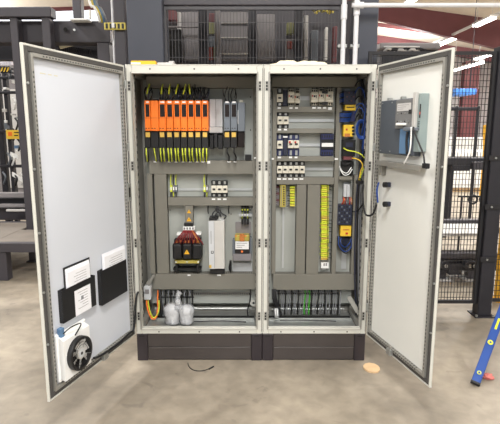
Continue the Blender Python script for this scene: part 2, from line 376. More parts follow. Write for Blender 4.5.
def door(pl,L,cab,mt,hx):
    z0,z1=PZ0+.004,PZ1-.004; m=MB()
    pl.box(m,.0,L,z0,z1,-.0145,-.0125,'enamel'); 
    for a in ((0,.010,z0,z1),(L-.010,L,z0,z1)): pl.box(m,a[0],a[1],a[2],a[3],-.0125,.002,'enamel',.002)
    pl.box(m,.012,L-.012,z0,z0+.012,-.0125,.002,'enamel',.002); pl.box(m,.012,L-.012,z1-.012,z1,-.0125,.002,'enamel',.002)
    pl.box(m,.012,L-.012,z0+.012,z1-.012,-.0125,-.010,mt)
    d=m.build('door',cab)
    m=MB()
    for g,(i0,i1,k1,mm) in enumerate(((.011,.040,.003,'gasket'),)):
        pl.box(m,i0,i1,z0+i0,z1-i0,-.010,k1,mm,.004); pl.box(m,L-i1,L-i0,z0+i0,z1-i0,-.010,k1,mm,.004)
        pl.box(m,i1,L-i1,z0+i0,z0+i1,-.010,k1,mm,.004); pl.box(m,i1,L-i1,z1-i1,z1-i0,-.010,k1,mm,.004)
    m.build('door_gasket',d)
    w0,w1=.044,.062
    for u0,u1 in ((w0-.006,w1-.006),(L-w1,L-w0)):
        m=MB(); pl.box(m,u0,u1,z0+w0,z1-w0,-.010,.014,'zinc_dull',.001)
        n=int((z1-z0-.2)/.025); s_=u1 if u1<L/2 else u0
        for i in range(n):
            pl.box(m,(u0+u1)/2-.004,(u0+u1)/2+.004,z0+.1+i*.025,z0+.112+i*.025,.0135,.0146,'rail_hole'); pl.box(m,s_-.0008,s_+.0008,z0+.1+i*.025,z0+.112+i*.025,.0,.008,'rail_hole')
        m.build('perforated_rail',d)
    for zz in (z0+w0,z1-w1):
        m=MB(); pl.box(m,w1-.006,L-w1,zz,zz+.02,-.010,.014,'zinc_dull',.001)
        n=int((L-.2)/.025)
        for i in range(n):
            pl.box(m,.1+i*.025,.112+i*.025,zz+.006,zz+.014,.0135,.0146,'rail_hole'); pl.box(m,.1+i*.025,.112+i*.025,zz-.0005 if zz>1 else zz+.0198,zz+.0003 if zz>1 else zz+.0206,-.002,.008,'rail_hole')
        m.build('perforated_rail',d)
    for zz in (PZ0+.2,1.05,1.63,PZ1-.16):      # hinges
        m=MB(); c=pl.P(-.006,zz,.004); m.cyl(c,c+Vector((0,0,.055)),.008,'zinc',10); pl.box(m,0,.03,zz+.005,zz+.05,-.004,.004,'zinc',.001); m.build('hinge',d)
    m=MB()                                     # lock rod hook at the bottom edge
    uu=L*.42; pl.box(m,uu,uu+.05,z0+.01,z0+.055,.004,.03,'zinc',.003); pl.box(m,uu+.012,uu+.038,z0+.02,z0+.075,.0,.02,'zinc_dull',.003); m.build('door_catch',d)
    for i in range(7):
        pass
    for zz in (z0+.35,z0+.66,z0+1.0,z0+1.35,z1-.2):
        m=MB(); c=pl.P(L-.016,zz,.002); m.cyl(c-pl.n*.0,c+pl.n*.008,.007,'zinc',8); m.build('lock_pin',d)
    return d
doorL=door(DL,.970,cabL,'door_cool_lit',0); doorR=door(DR,.797,cabR,'door_cream',0)
# ---------------------------------------------------------------- wiring ducts (parts of each cabinet)
def duct(cab,x0,y0,x1,y1,Yf=YD,slots=True):
    m=MB(); xm,ym=(x0+x1)/2,(y0+y1)/2
    a=Q(x0,ym,Yf).x; b=Q(x1,ym,Yf).x; z1=Q(xm,y0,Yf).z; z0=Q(xm,y1,Yf).z
    m.box((a,Yf,z0),(b,Yf+.012,z1),'duct',.002)
    m.box((a+.002,Yf+.012,z0+.002),(b-.002,YP-.001,z1-.002),'duct_slot')
    if b-a>z1-z0:
        n=int((b-a)/.016)
        for i in range(n):
            x=a+.006+i*.016
            m.box((x,Yf+.012,z0),(x+.009,YP-.001,z0+.002),'duct'); m.box((x,Yf+.012,z1-.002),(x+.009,YP-.001,z1),'duct')
    else:
        n=int((z1-z0)/.016)
        for i in range(n):
            z=z0+.006+i*.016
            m.box((a,Yf+.012,z),(a+.002,YP-.001,z+.009),'duct'); m.box((b-.002,Yf+.012,z),(b,YP-.001,z+.009),'duct')
    m.build('wiring_duct',cab)
for r in [(146,76.5,257,88),(149,160.5,253,174),(168,197.5,253,205.7),(152.5,274,257,289.5),(253,88.3,257.3,273.7),(148.6,174.3,153.6,273.7),(155.8,174.3,167.6,273.7),(185,206,193,223)]:
    duct(cabL,*r)
for r in [(272,76.5,357,87),(276.5,106.5,334,112.3),(276.5,128.4,334,133.2),(276.5,156.3,334,161.3),(276.5,177.3,334,184.5),(272,87.4,276.2,274),(334.3,87.4,338.6,274),(296,184.8,305.6,274),(306.8,184.8,319.3,274),(273,274.3,357,290),(339,176.5,352.5,180),(352.8,175,357.2,274)]:
    duct(cabR,*r)
# rails
def rail(cab,x0,x1,yc,h=3.6,vert=False):
    m=MB(); 
    if not vert:
        m.px(x0,yc-h/2,x1,yc+h/2,YP-.010,YP-.0095+.002,'steel_rail'); m.px(x0,yc-h/4,x1,yc+h/4,YP-.0085,YP,'zinc_dull')
    else:
        m.px(x0-h/2,yc[0],x0+h/2,yc[1],YP-.010,YP-.0075,'steel_rail'); m.px(x0-h/4,yc[0],x0+h/4,yc[1],YP-.0085,YP,'zinc_dull')
    m.build('mounting_rail',cab)
rail(cabL,168.5,252,189.4,2.4); rail(cabR,277,334,98.2,4.2); rail(cabR,277,334,120.5,3); rail(cabR,277,334,145,3); rail(cabR,277,334,169,3)
rail(cabR,283.2,0,(186,268),2,True); rail(cabR,325,0,(186,270),4,True)
rail(cabR,346,0,(89,174),5,True); rail(cabR,345,0,(182,269),5,True)
# bottom rear detail of each cabinet: slotted cable support rails
def tooth_rail(cab,x0,x1,y0,y1,Y=.385):
    m=MB(); m.px(x0,y0,x1,y1,Y,YP-.001,'zinc_dull'); n=int((x1-x0)/2.2)
    for i in range(n): m.px(x0+.6+i*2.2,y0+.5,x0+1.7+i*2.2,y1-.5,Y-.002,Y,'hole')
    m.build('cable_clamp_rail',cab)
tooth_rail(cabL,160,252,292.6,295.2); tooth_rail(cabR,277,340,292.2,294.8)
m=MB(); m.cyl(Q(155,308.5,.36),Q(252,308.5,.36),.011,'zinc',10); m.build('cross_bar',cabL)
m=MB(); m.cyl(Q(272,309,.36),Q(344,309,.36),.011,'zinc',10); m.build('cross_bar',cabR)
# ================================================================ LEFT CABINET DEVICES
ordw=['first','second','third','fourth','fifth','sixth','seventh','eighth','ninth','tenth','eleventh','twelfth']
YO=.19
def wire_up(cab_t,x,y0,y1,k,Y,r=.0032,dx=0,sway=1.2,name='lead'):
    m=MB(); xm=x+dx*.5+random.uniform(-sway,sway)
    m.tube([Q(x,y0,Y),Q(xm,(y0+y1)/2,Y-.01),Q(x+dx,y1,Y+.05)],r,k,6,4); return m.build(name,cab_t)
def module(x0,x1,colour,i,label,group,win=True,y0=100.5,y1=131,wires=True):
    loc=Q((x0+x1)/2,148,YP); t=thing('drive_module',label,'drive module',loc,group)
    k={'o':'orange','g':'drive_grey'}[colour]; m=MB(); g=.25
    m.px(x0+g,y0,x1-g,y1,YO,YP-.001,k,.003)
    m.px(x0+g+.3,y0-1.6,x1-g-.3,y0,YO+.03,YP-.001,'black',.002)
    for j in range(2): m.px(x0+1.2+j*2.5,y1-3.1,x0+2.6+j*2.5,y1-2.3,YO-.001,YO,'hole')
    m.px(x0+g,117.8,x1-g,118.1,YO-.0008,YO,'black')
    m.build('housing',t)
    if win:
        m=MB(); m.px(x0+1.3,104.3,x1-1.2,116.8,YO-.002,YO,'window_dark',.0005); m.build('display_window',t)
        m=MB(); m.px(x0+1.8,101.4,x1-1.8,102.8,YO-.002,YO,'label_white'); m.build('name_plate',t)
    m=MB(); m.px(x0+g,y1,x1-g,148,YO+.02,YP-.001,'black',.003)
    for j in range(3): m.px(x0+1+j*1.9,140,x0+2.2+j*1.9,144,YO+.018,YO+.02,'black_matte')
    m.build('connector_block',t)
    if win: m=MB(); m.px(x0+1.2,132.3,x0+5.6,137.2,YO+.012,YO+.02,'yellow_tag',.001); m.build('yellow_plug',t)
    return t
edges=[144.3,150.5,158.6,166,173.2,180.4,187.4,194.4,201.5,208.4]
for i in range(9):
    a,b=edges[i],edges[i+1]; win=i!=1
    lab={0:'narrow orange drive module at the left end of the orange row',1:'plain orange drive module without a window, second from left'}.get(i,'orange drive module with dark window, %s from left in the orange row'%ordw[i])
    if i==8: lab='orange drive module with dark window at the right end of the orange row'
    t=module(a,b,'o',i,lab,'orange drive modules',win)
    if i!=1:
        for j,s in enumerate((1.2,4.2)):     # yellow-green leads below, into the duct
            wire_up(t,a+s-.9,147.6,161.5,'cable_black',YO+.035,.0042,dx=1,sway=.6,name='lead')
            if i in (0,) and j: continue
            wire_up(t,a+s+.6,147.6,161.5,'yg',YO+.03,.0052,dx=1.2 if i<8 else 0,sway=.5,name='ground_lead')
        for j in range(5):                   # leads above the module
            wire_up(t,a+.8+j*1.3,99.5,87+random.random()*4,'cable_black' if j!=3 else 'navy',YO+.05,.0042,dx=random.uniform(-3.5,3.5),sway=2,name='lead')
    else:
        wire_up(t,a+3.5,147.6,161.5,'yg',YO+.03,.0042,dx=2.4,sway=.5,name='ground_lead')
    if i in (0,2,3,4,5,6): 
        wire_up(t,a+2.6,94,84.5,'yg',YO+.04,.006,dx=random.choice((-2.5,-1,1.5,2.5)),sway=.5,name='ground_lead')
    if i>3:
        for j in range(3): wire_up(t,a+random.uniform(1,6),99.5,83+random.random()*6,random.choice(('cable_black','cable_black','navy')),YO+.06,.0036,dx=random.uniform(-5,5))
for i,(a,b) in enumerate([(223.6,230.4),(230.4,237.4)]):
    t=module(a,b,'g',i,['grey drive module with dark window, left one of the grey pair','grey drive module with dark window, right one of the grey pair'][i],'grey drive modules',True,102)
    for j in range(3): wire_up(t,a+1.4+j*1.8,101,86+random.random()*4,'cable_black',YO+.04,.004,dx=random.uniform(-4,2.5),sway=2)
    m=MB(); m.tube([Q(a+4,147.5,YO+.04),Q(a+3.5,152,YO+.03),Q(a+5.5,157,YO+.05),Q(a+5,162,YD+.03)],.006,'cable_black',6,5); m.build('cable',t)
t=thing('power_module','plain grey power module without window beside the grey drive modules','power module',Q(241,148,YP))
m=MB(); m.px(237.7,102.5,245,131.5,YO+.01,YP-.001,'drive_grey',.003); m.px(239.5,100,243,102.5,YO+.06,YP-.001,'breaker',.002); m.px(237.7,110,238.3,124,YO+.008,YO+.01,'module_light'); m.build('housing',t)
MB().px(237.7,131.6,244.5,147.5,YO+.03,YP-.001,'window_dark',.003).build('connector_block',t)
t=thing('filter_module','pale grey module between the orange and grey drive rows','filter module',Q(216,148,YP))
m=MB(); m.px(209.5,99,222.6,127,.30,YP-.001,'module_light',.003); m.px(209.5,127.3,222.6,133,.295,YP-.001,'panel_light',.003); m.px(215.5,99,216,127,.299,.3,'panel_grey'); m.build('housing',t)
m=MB(); m.px(209.5,135,213.5,149,.26,YP-.001,'black',.003); m.px(214,133.5,217.5,148,.255,YP-.001,'black',.003); m.px(218,135,222.8,149,.26,YP-.001,'black',.003); m.build('connector_block',t)
# small white markers along the main duct
def markers(cab_,pts,Y=YD-.0012):
    for x,y,w_,h_ in pts: m=MB(); m.px(x-w_/2,y-h_/2,x+w_/2,y+h_/2,Y,Y+.0012,'label_white'); m.build('marker_label',cab_)
markers(cabL,[(x,161.8,3,1.4) for x in (155,169,176,183,190,197,203,229,235)]+[(208.6,162.3,3.2,2.6),(255.5,158,3,1.6),(189,275.2,3,1.4),(219,275.2,4,1.6),(213.5,199.2,3.4,1.5),(219.2,199.2,3.4,1.5),(224.8,199.2,3.4,1.5)])
# duct spacer clip and black terminal by the right end
single(MB().px(245,155,251.5,160.2,.31,YP-.001,'black',.002),'terminal_block','small black terminal block above the main duct at its right end','terminal block')
# middle row
for x0,n,lb,g in ((170,3,'three earth terminals with yellow-green wires at the left of the middle rail','e'),(203.4,2,'two earth terminals left of the triple breaker on the middle rail','e')):
    t=thing('terminal_block',lb,'terminal block',Q(x0+n*1.2,192,YP))
    for j in range(n):
        m=MB(); m.px(x0+j*2.5,185.5,x0+j*2.5+2.2,192,.345,YP-.0105,['drive_grey','yg','module_light'][(j+1)%3] if j!=1 else 'panel_grey',.002); m.px(x0+j*2.5+.5,187,x0+j*2.5+1.7,190,.344,.345,'label_white'); m.build('terminal',t)
        m=MB(); m.tube([Q(x0+j*2.5+1,186,.36),Q(x0+j*2.5+.6,180,.355),Q(x0+j*2.5+1.2,174.3,.36)],.0042,'yg' if j!=1 else 'cable_black',6,4); m.build('ground_lead',t)
        m=MB(); m.tube([Q(x0+j*2.5+1,191.5,.36),Q(x0+j*2.5+1,197.7,.36)],.0042,'cable_black' if j!=1 else 'yg',6,1); m.build('lead',t)
def breaker(name,lab,cat,x0,x1,y0,yb0,yb1,y1,n,group=None,top='black',bot='black',body='breaker',tog='black',Y=.325,red=False):
    t=thing(name,lab,cat,Q((x0+x1)/2,y1,YP),group)
    w_=(x1-x0)/n
    m=MB(); m.px(x0,y0,x1,yb0,Y+.022,YP-.0105,top,.002)
    for j in range(n): m.px(x0+(j+.3)*w_,y0+.4,x0+(j+.7)*w_,y0+(yb0-y0)*.7,Y+.020,Y+.022,'zinc')
    m.build('terminal_cover',t); m=MB(); m.px(x0,yb1,x1,y1,Y+.022,YP-.0105,bot,.002)
    for j in range(n): m.px(x0+(j+.3)*w_,yb1+(y1-yb1)*.3,x0+(j+.7)*w_,y1-.4,Y+.020,Y+.022,'zinc')
    m.build('terminal_cover',t)
    m=MB()
    for j in range(n): m.px(x0+j*w_+.08,yb0,x0+(j+1)*w_-.08,yb1,Y,YP-.0105,body,.003)
    if red:
        for j in range(n): m.px(x0+(j+.15)*w_,yb0+1,x0+(j+.5)*w_,yb0+3,Y-.0012,Y,'red')
    m.build('body',t)
    for j in range(n):
        m=MB(); ym=(yb0+yb1)/2; m.px(x0+(j+.25)*w_,ym-.9,x0+(j+.75)*w_,ym+.7,Y-.008,Y,tog,.001); m.build('toggle',t)
    return t
breaker('circuit_breaker','three-pole white circuit breaker on the middle rail of the left cabinet','circuit breaker',211.2,227.6,180.8,185.8,193,196.8,3)
# 3-phase choke
def tri(m,px_,py_,s,Y):      # yellow warning triangle with a black bolt
    c=Q(px_,py_,Y); m.prism([c+Vector((-s,0,-s*.8)),c+Vector((s,0,-s*.8)),c+Vector((0,0,s*.95))],(0,-.0012,0),'amber')
    m.prism([c+Vector((-s*.10,-.0013,-s*.62)),c+Vector((s*.22,-.0013,0)),c+Vector((s*.0,-.0013,0)),c+Vector((s*.12,-.0013,s*.5)),c+Vector((-s*.22,-.0013,-s*.12)),c+Vector((s*.02,-.0013,-s*.12))],(0,-.0004,0),'black')
t=thing('power_choke','three-phase choke with black coils, maroon leads and a warning triangle','choke',Q(187,273,YP))
for j in range(3):
    xc=177+j*9.9; m=MB()
    a=Q(xc-4.7,252,.255); b=Q(xc+4.7,252,.255); zt=Q(xc,244,.255).z; zb=Q(xc,259.5,.255).z
    m.box((a.x,.255,zb),(b.x,.385,zt),'black',.014)
    for i in range(8): z=zb+.006+(zt-zb-.012)*i/7; m.box((a.x+.004,.2535,z),(b.x-.004,.256,z+.0016),'black_matte')
    m.build('coil',t)
m=MB(); m.px(174,239.5,200.5,243.5,.30,.37,'black_matte',.003)
for i in range(6): m.px(175.5+i*4.2,240.5,177.5+i*4.2,243,.285,.30,'copper',.002)
if 1: pass; m.build('upper_yoke',t); m=MB(); m.px(175,260.2,199,263.6,.28,.37,'yellow_zinc',.003); 
for x in (176,187,198): m.cyl(Q(x,262,.275),Q(x,262,.28),.007,'zinc',8)
m.build('core_clamp',t)
m=MB(); m.px(175.5,263.6,177.5,272.5,.30,.395,'black',.002); m.px(196.5,263.6,198.5,272.5,.30,.395,'black',.002); m.px(173,268.5,201,270,.32,.395,'black_matte',.001); m.build('foot_bracket',t)
m=MB(); m.px(183,226.8,194.5,230.3,.29,.36,'label_white',.002)
for i in range(4): m.px(183.6+i*2.8,227.4,185.3+i*2.8,229.6,.2885,.29,'panel_grey')
m.px(176.5,233.5,181.5,235.6,.29,.36,'label_white',.002); m.px(195.5,233,201,235.2,.29,.36,'label_white',.002)
m.px(184,223.2,193,226.6,.30,.37,'black',.002); m.build('terminal_strip',t)
for i in range(10):
    x=184.2+i*.95; m=MB(); dx=(i-4.5)*2.3
    m.tube([Q(x,230.2,.30),Q(x+dx*.22,233,.275),Q(x+dx*.62,238.5,.268-.006*(i%3)),Q(x+dx,244.6,.288)],.0050,'maroon_wire' if i not in(8,10) else 'copper',6,5); m.build('coil_lead',t)
m=MB(); tri(m,186.8,252,.022,.252); m.build('warning_sticker',t)
m=MB(); tri(m,189,211.5,.017,YD-.001); m.build('warning_sticker',cabL)
m=MB(); tri(m,189,219.3,.02,YD-.001); m.build('warning_sticker',cabL)
# power supply
t=thing('power_supply','tall pale metal power supply unit right of the choke','power supply',Q(217,271,YP))
m=MB(); m.px(208.8,221,224.5,268.8,.26,YP-.001,'aluminium',.002)
m.px(208.8,221,214.3,268.8,.2588,.26,'module_light'); m.px(214.2,221.5,214.5,268.3,.2580,.26,'panel_grey')
m.px(210.8,231,211.3,244,.2582,.2588,'panel_grey')
m.build('case',t)
m=MB(); m.px(211,251,213.6,253.6,.2575,.26,'black'); m.px(211.6,251.6,213,252.6,.257,.2575,'label_white'); m.build('rating_label',t)
m=MB(); m.px(209,218,217,221,.28,YP-.001,'black',.002); m.px(218.5,216.5,224,221,.30,YP-.001,'zinc',.002); m.build('terminal_strip',t)
m=MB(); m.px(210,269,224,273.5,.29,YP-.001,'black',.002); m.px(209,265,211.5,268,.2582,.26,'yellow_tag'); m.build('bottom_connector',t)
for pts in ([(212,218),(213,213),(216,210),(217,206)],[(214,218),(216,214),(218.5,211),(217.5,206)],[(221,217),(219.5,213),(217,211),(218.5,206)],[(224,219),(226,216),(222,213.5),(219.5,210)]):
    m=MB(); m.tube([Q(a,b,.29+.01*i) for i,(a,b) in enumerate(pts)],.006,'cable_black',6,5); m.build('cable',t)
for x in (208.3,229): single(MB().tube([Q(x,205.8,.37),Q(x-.4,210,.36),Q(x,213.5,.375)],.005,'cable_black'),'cable_tie','black cable tie hanging %s the power supply wires'%('left of' if x<210 else 'right of'),'cable tie')
m=MB(); m.px(229.5,261,231.5,271,.37,YP-.001,'black',.002); m.tube([Q(230,262,.37),Q(229,268,.36),Q(231,272.5,.36)],.004,'cable_black'); single(m,'terminal_block','narrow black terminal on the plate low between power supply and small transformer','terminal block')
# small transformer with fuses above
t=thing('fuse_holder','black fuse holder trio with yellow-green wires above the small transformer','fuse holder',Q(245,224,YP))
for j in range(3):
    m=MB(); x=241.2+j*2.7; m.px(x,206.5,x+2.3,212,.34,YP-.001,'black',.002); m.px(x,219,x+2.3,224.5,.34,YP-.001,'black',.002); m.px(x+.6,209,x+1.6,210.5,.339,.34,'yg'); m.px(x+.5,214,x+1.7,216,.352,YP-.001,'label_white',.001)
    m.build('fuse_body',t); m=MB(); m.tube([Q(x+1.1,212,.37),Q(x+1.1,219.5,.37)],.004,'yg' if j!=1 else 'cable_black',6,1); m.build('ground_lead',t)
m=MB(); m.px(238.8,213.6,252,216.6,.372,YP-.001,'steel_rail'); m.build('mounting_rail',t)
t=thing('small_transformer','small grey transformer with copper windings and white rating label','transformer',Q(242,261,YP))
m=MB(); m.px(235.5,222,251,234,.385,YP-.001,'panel_grey',.002); m.px(233,254,251.5,261,.31,YP-.001,'panel_grey',.003); m.px(232.5,240,234.8,256,.32,YP-.001,'drive_grey',.002); m.px(249.6,238,251.6,256,.32,YP-.001,'drive_grey',.002); m.build('bracket',t)
m=MB(); m.px(234.8,235.5,249.6,241.3,.30,YP-.001,'yellow_zinc',.008); m.px(239.5,234,244.5,241.5,.295,.31,'copper',.004)
for i in range(6): m.cyl(Q(236+i*2.4,236,.296),Q(236+i*2.4,236,.30),.006,'yellow_zinc' if i%2 else 'orange_wire',8)
m.build('winding',t); m=MB(); m.px(234.8,249.6,249.6,253.5,.31,YP-.001,'black',.004); m.cyl(Q(242,251.6,.304),Q(242,251.6,.312),.009,'orange_wire',10); m.build('winding',t)
m=MB(); m.px(235.3,241.6,248.8,249.3,.302,YP-.001,'label_white',.001)
for i in range(3): m.px(236.5,243+i*2,247-i*2.4,243.5+i*2,.3012,.302,'panel_grey')
m.build('rating_label',t)
single(MB().px(232.5,262.5,252,271.5,.388,YP-.001,'module_light',.002),'cover_plate','pale blank cover plate under the small transformer','cover plate')
# small dark floor of left cabinet plate: screws
m=MB()
for x,y in ((151.5,92),(250.5,97),(250.5,130),(170,210),(250,210),(231,214)): m.cyl(Q(x,y,YP-.002),Q(x,y,YP),.005,'hole',8)
m.build('plate_screw',cabL)
# ================================================================ RIGHT CABINET DEVICES
breaker('circuit_breaker','single-pole pale breaker at the left end of the top rail','circuit breaker',276.8,282.8,88.5,94,102,106,1)
single(MB().px(283.2,90,287.6,105.8,.34,YP-.0105,'navy',.002),'relay','dark blue relay beside the single-pole breaker on the top rail','relay')
def contactor(lab,x0,x1,y0,y1,Y=.30):
    t=thing('contactor',lab,'contactor',Q((x0+x1)/2,y1,YP),'contactors on the top rail'); h=y1-y0
    m=MB(); m.px(x0,y0+h*.18,x1,y1-h*.2,Y,YP-.0105,'breaker',.004); m.px(x0+.6,y0+h*.02,x1-.6,y0+h*.18,Y+.03,YP-.0105,'breaker',.002); m.px(x0+.6,y1-h*.2,x1-.6,y1,Y+.03,YP-.0105,'breaker',.002); m.build('body',t)
    m=MB(); xm=(x0+x1)/2
    m.px(x0+.8,y0+h*.3,x1-.8,y0+h*.62,Y-.012,Y,'breaker',.003); m.px(xm-1,y0+h*.38,xm+.8,y0+h*.5,Y-.014,Y-.012,'black'); m.px(xm+1.3,y0+h*.36,xm+2,y0+h*.56,Y-.014,Y-.012,'hole'); m.px(xm-2.6,y0+h*.36,xm-1.6,y0+h*.48,Y-.014,Y-.012,'red'); m.build('front_cover',t)
    for j in range(3):
        m=MB(); x=x0+1.6+j*(x1-x0-3.2)/2; m.tube([Q(x,y0+h*.1,Y+.05),Q(x+.2,y0-1.5,Y+.06)],.0036,'cable_black' if j!=1 else 'grey_cable',6,1); m.tube([Q(x,y1-h*.1,Y+.05),Q(x,y1+1.5,Y+.06)],.0036,'cable_black',6,1); m.build('lead',t)
        m=MB(); m.px(x-.7,y0+h*.05,x+.7,y0+h*.16,Y+.028,Y+.03,'hole'); m.px(x-.7,y1-h*.17,x+.7,y1-h*.04,Y+.028,Y+.03,'hole'); m.build('terminal_screw',t)
contactor('pale contactor near the left of the top rail, right of the dark relay',288,294.6,88.5,106.3,.31)
contactor('pale contactor touching the bare rail gap on the top rail',294.8,300,90.2,106.2,.32)
contactor('left contactor of the right-hand trio on the top rail',311,318.3,89,105.5,.30)
contactor('middle contactor of the right-hand trio on the top rail',318.6,325,88,105.5,.30)
contactor('right contactor of the right-hand trio, next to the vertical duct',325.3,333.4,88.5,105.5,.30)
single(MB().px(322.2,91,328,93.5,.283,.299,'black',.002),'auxiliary_switch','upper black auxiliary block clipped on the right-hand contactor trio','auxiliary switch')
single(MB().px(322.2,102,328,105,.283,.299,'black',.002),'auxiliary_switch','lower black auxiliary block clipped on the right-hand contactor trio','auxiliary switch')
markers(cabR,[(279.2,108,3.2,1.7),(291,108,3.2,1.7),(296.5,108,3,1.7),(314,107.8,3.4,1.7),(319.3,107.8,3.4,1.7),(324.6,107.8,3.2,1.7),(330,108.5,3.6,2.8),(279.5,129.6,3.2,1.7),(285.5,129.6,3.2,1.7),(279.3,157.4,3.2,1.7),(290.6,157.4,3,1.7),(296,157.4,3,1.7),(336.3,159,3.4,1.7),(272.8,158.8,2,1.6)]+[(279+i*5.6,179,3.8,1.5) for i in range(5)])
breaker('circuit_breaker','double-pole white breaker on the second rail of the right cabinet','circuit breaker',277.2,288.7,112.6,116.3,124.4,128.2,2)
breaker('circuit_breaker','single-pole white breaker at the left end of the third rail','circuit breaker',277,282.7,134.3,140.7,148.8,155.8,1,top='blue_dark',bot='blue_dark')
single(MB().px(283.2,135.5,287.4,155.5,.345,YP-.0105,'navy',.002).px(283,136,287.6,137.6,.343,.345,'label_white'),'relay','dark blue relay with small pale label on the third rail','relay')
breaker('motor_breaker','white double breaker with red marks on the third rail','circuit breaker',288,299.2,134.5,140.2,148.2,155.8,2,top='blue_dark',bot='blue_dark',red=True)
t=thing('safety_relay','blue safety relay with white centre band at the right of the third rail','relay',Q(327,156,YP))
m=MB(); m.px(321,134,333.6,155.8,.325,YP-.0105,'blue_dark',.003); m.px(321,139.4,333.6,149.4,.318,.325,'black',.002)
for i in range(5): m.px(321.8+i*2.4,135,323+i*2.4,137.5,.3238,.325,'hole'); m.px(321.8+i*2.4,152,323+i*2.4,154.6,.3238,.325,'hole')
m.build('body',t); m=MB(); m.px(321.8,143,333.2,146.8,.312,.318,'label_white',.001); m.build('front_strip',t)
for i in range(5):
    a=276.9+i*5.62
    breaker('circuit_breaker',['white breaker at the left end of the row of five','second white breaker from left in the row of five','middle white breaker in the row of five','fourth white breaker from left in the row of five','white breaker at the right end of the row of five'][i],'circuit breaker',a,a+5.5,161.8,166,173.4,177.2,1,'five breakers on the fourth rail')
# terminals lower left
t=thing('terminal_strip','column of small brown terminals left of the tall beige module','terminal strip',Q(277.5,207,YP))
for i in range(9):
    m=MB(); m.px(275.9,186+i*2.2,279.4,188+i*2.2,.36,YP-.001,'panel_grey' if i%3 else 'maroon',.001); m.px(276.4,186.5+i*2.2,277.3,187.5+i*2.2,.3592,.36,'hole'); m.build('terminal',t)
t=thing('interface_module','tall olive beige interface module below the row of five breakers','interface module',Q(283,207,YP))
m=MB(); m.px(279.9,184.9,285.8,207.3,.33,YP-.0105,'yellow_zinc',.003); m.px(281,186,281.6,206.5,.3288,.33,'panel_grey'); m.build('housing',t)
m=MB()
for i in range(9): m.px(283.2,186.5+i*2.2,284.6,187.9+i*2.2,.3285,.33,'hole')
m.build('terminal',t)
t=thing('terminal_strip','short column of yellow terminals right of the beige module','terminal strip',Q(292,207,YP))
for i in range(8):
    y=186.3+i*2.6; m=MB(); m.px(290,y,295,y+1.9,.345,YP-.001,'term_yellow' if i%2 else 'yg',.002); m.px(288.6,y+.4,290,y+1.4,.36,YP-.001,'module_light',.001); m.build('terminal',t)
    m=MB(); m.tube([Q(290,y+1,.36),Q(288,y+1.4,.35),Q(286.8,y+2,.37)],.0032,'cable_black' if i%2 else 'grey_cable',6,4); m.build('lead',t)
t=thing('terminal_strip','long column of yellow terminals in the middle of the right cabinet','terminal strip',Q(325,261,YP))
for i in range(40):
    y=185.2+i*1.88; k=['yg','term_yellow','yg','term_yellow','yg'][i%5] if i%11!=6 else 'yellow_tag'
    m=MB(); wj=random.uniform(-.3,.3); m.px(321.2+wj,y,328.6+wj,y+1.4,.34+random.uniform(-.004,.004),YP-.0105,k,.0015); m.px(327.0,y+.3,328,y+1.0,.333,.335,'hole'); m.build('terminal',t)
    if i%2==0:
        m=MB(); m.tube([Q(328.4,y+.8,.35),Q(330,y+.9+random.uniform(-.4,.4),.34),Q(331.4,y+1.2,.36)],.0034,random.choice(('cable_black','grey_cable','navy')),6,3); m.build('lead',t)
        m=MB(); m.tube([Q(321.4,y+.8,.35),Q(320.3,y+.9,.34),Q(319.3,y+1.2,.36)],.003,random.choice(('grey_cable','yg')),6,3); m.build('lead',t)
MB_=MB(); MB_.px(321,262.5,328.8,268.5,.355,YP-.0105,'label_white',.002); MB_.px(323.5,263,324.8,266,.354,.355,'panel_grey'); MB_.px(325.6,263,326.9,266,.354,.355,'panel_grey')
single(MB_,'end_bracket','pale grey end bracket below the long yellow terminal column','end bracket')
# right column
def dev(name,lab,cat,boxes,extra=None):
    t=thing(name,lab,cat,Q((boxes[0][0]+boxes[0][2])/2,boxes[0][3],YP)); m=MB()
    for b in boxes: m.px(b[0],b[1],b[2],b[3],b[4],b[5] if b[5] else YP-.0105,b[6],.002)
    m.build('housing',t); return t
t=dev('interface_module','dark blue plug-in module at the top of the narrow right column','interface module',[(343.5,90.5,356,104.6,.31,0,'navy')])
for i in range(7): 
    m=MB(); y=92+i*1.8; m.tube([Q(344,y,.31),Q(341,y+.6,.30),Q(339.4,y+1.6,.33)],.0042,'blue_cable' if i%3 else 'cable_black',6,4); m.build('lead',t)
m=MB()
for i in range(4):
    for j in range(3): m.px(346.5+i*2.2,92+j*4,347.6+i*2.2,93.4+j*4,.309,.31,['hole','maroon','blue_dark'][(i+j)%3])
m.build('terminal',t)
t=dev('terminal_strip','yellow terminal pair below the dark blue plug-in module','terminal strip',[(345.3,104.8,355.8,110.5,.30,0,'yellow'),(346.5,106.8,354.5,107.8,.298,.30,'hole')])
t=dev('interface_module','dark blue wired module above the yellow relay','interface module',[(343.5,111,355.5,121.5,.31,0,'blue_dark')])
for i in range(8):
    m=MB(); y=112+i*1.3; m.tube([Q(352-i*.3,y,.305),Q(347,y+.5,.295),Q(341,y+.4,.30),Q(339.4,y+1,.33)],.004,'blue_cable' if i%4 else 'cable_black',6,4); m.build('lead',t)
t=dev('relay','bright yellow relay with black terminals on its right side','relay',[(343.6,124.8,353.5,136.6,.305,0,'yellow'),(345.8,128.5,347.6,130.6,.303,.305,'red'),(344.5,133.5,350,136.9,.303,.305,'copper')])
m=MB()
for i in range(3): m.px(352,126.3+i*3.4,354.6,128.5+i*3.4,.300,.32,'black',.001)
m.build('terminal',t)
t=dev('power_relay','black power relay with brown lower band below the yellow relay','relay',[(343,139.8,355.3,156.3,.31,0,'black'),(343.6,156.3,353,160,.315,0,'maroon'),(346,142.5,353,147,.308,.31,'navy')])
t=dev('wire_connector','black connector with white looping wires above the short cross duct','connector',[(341.5,161.5,353.5,175.5,.34,0,'black_matte')])
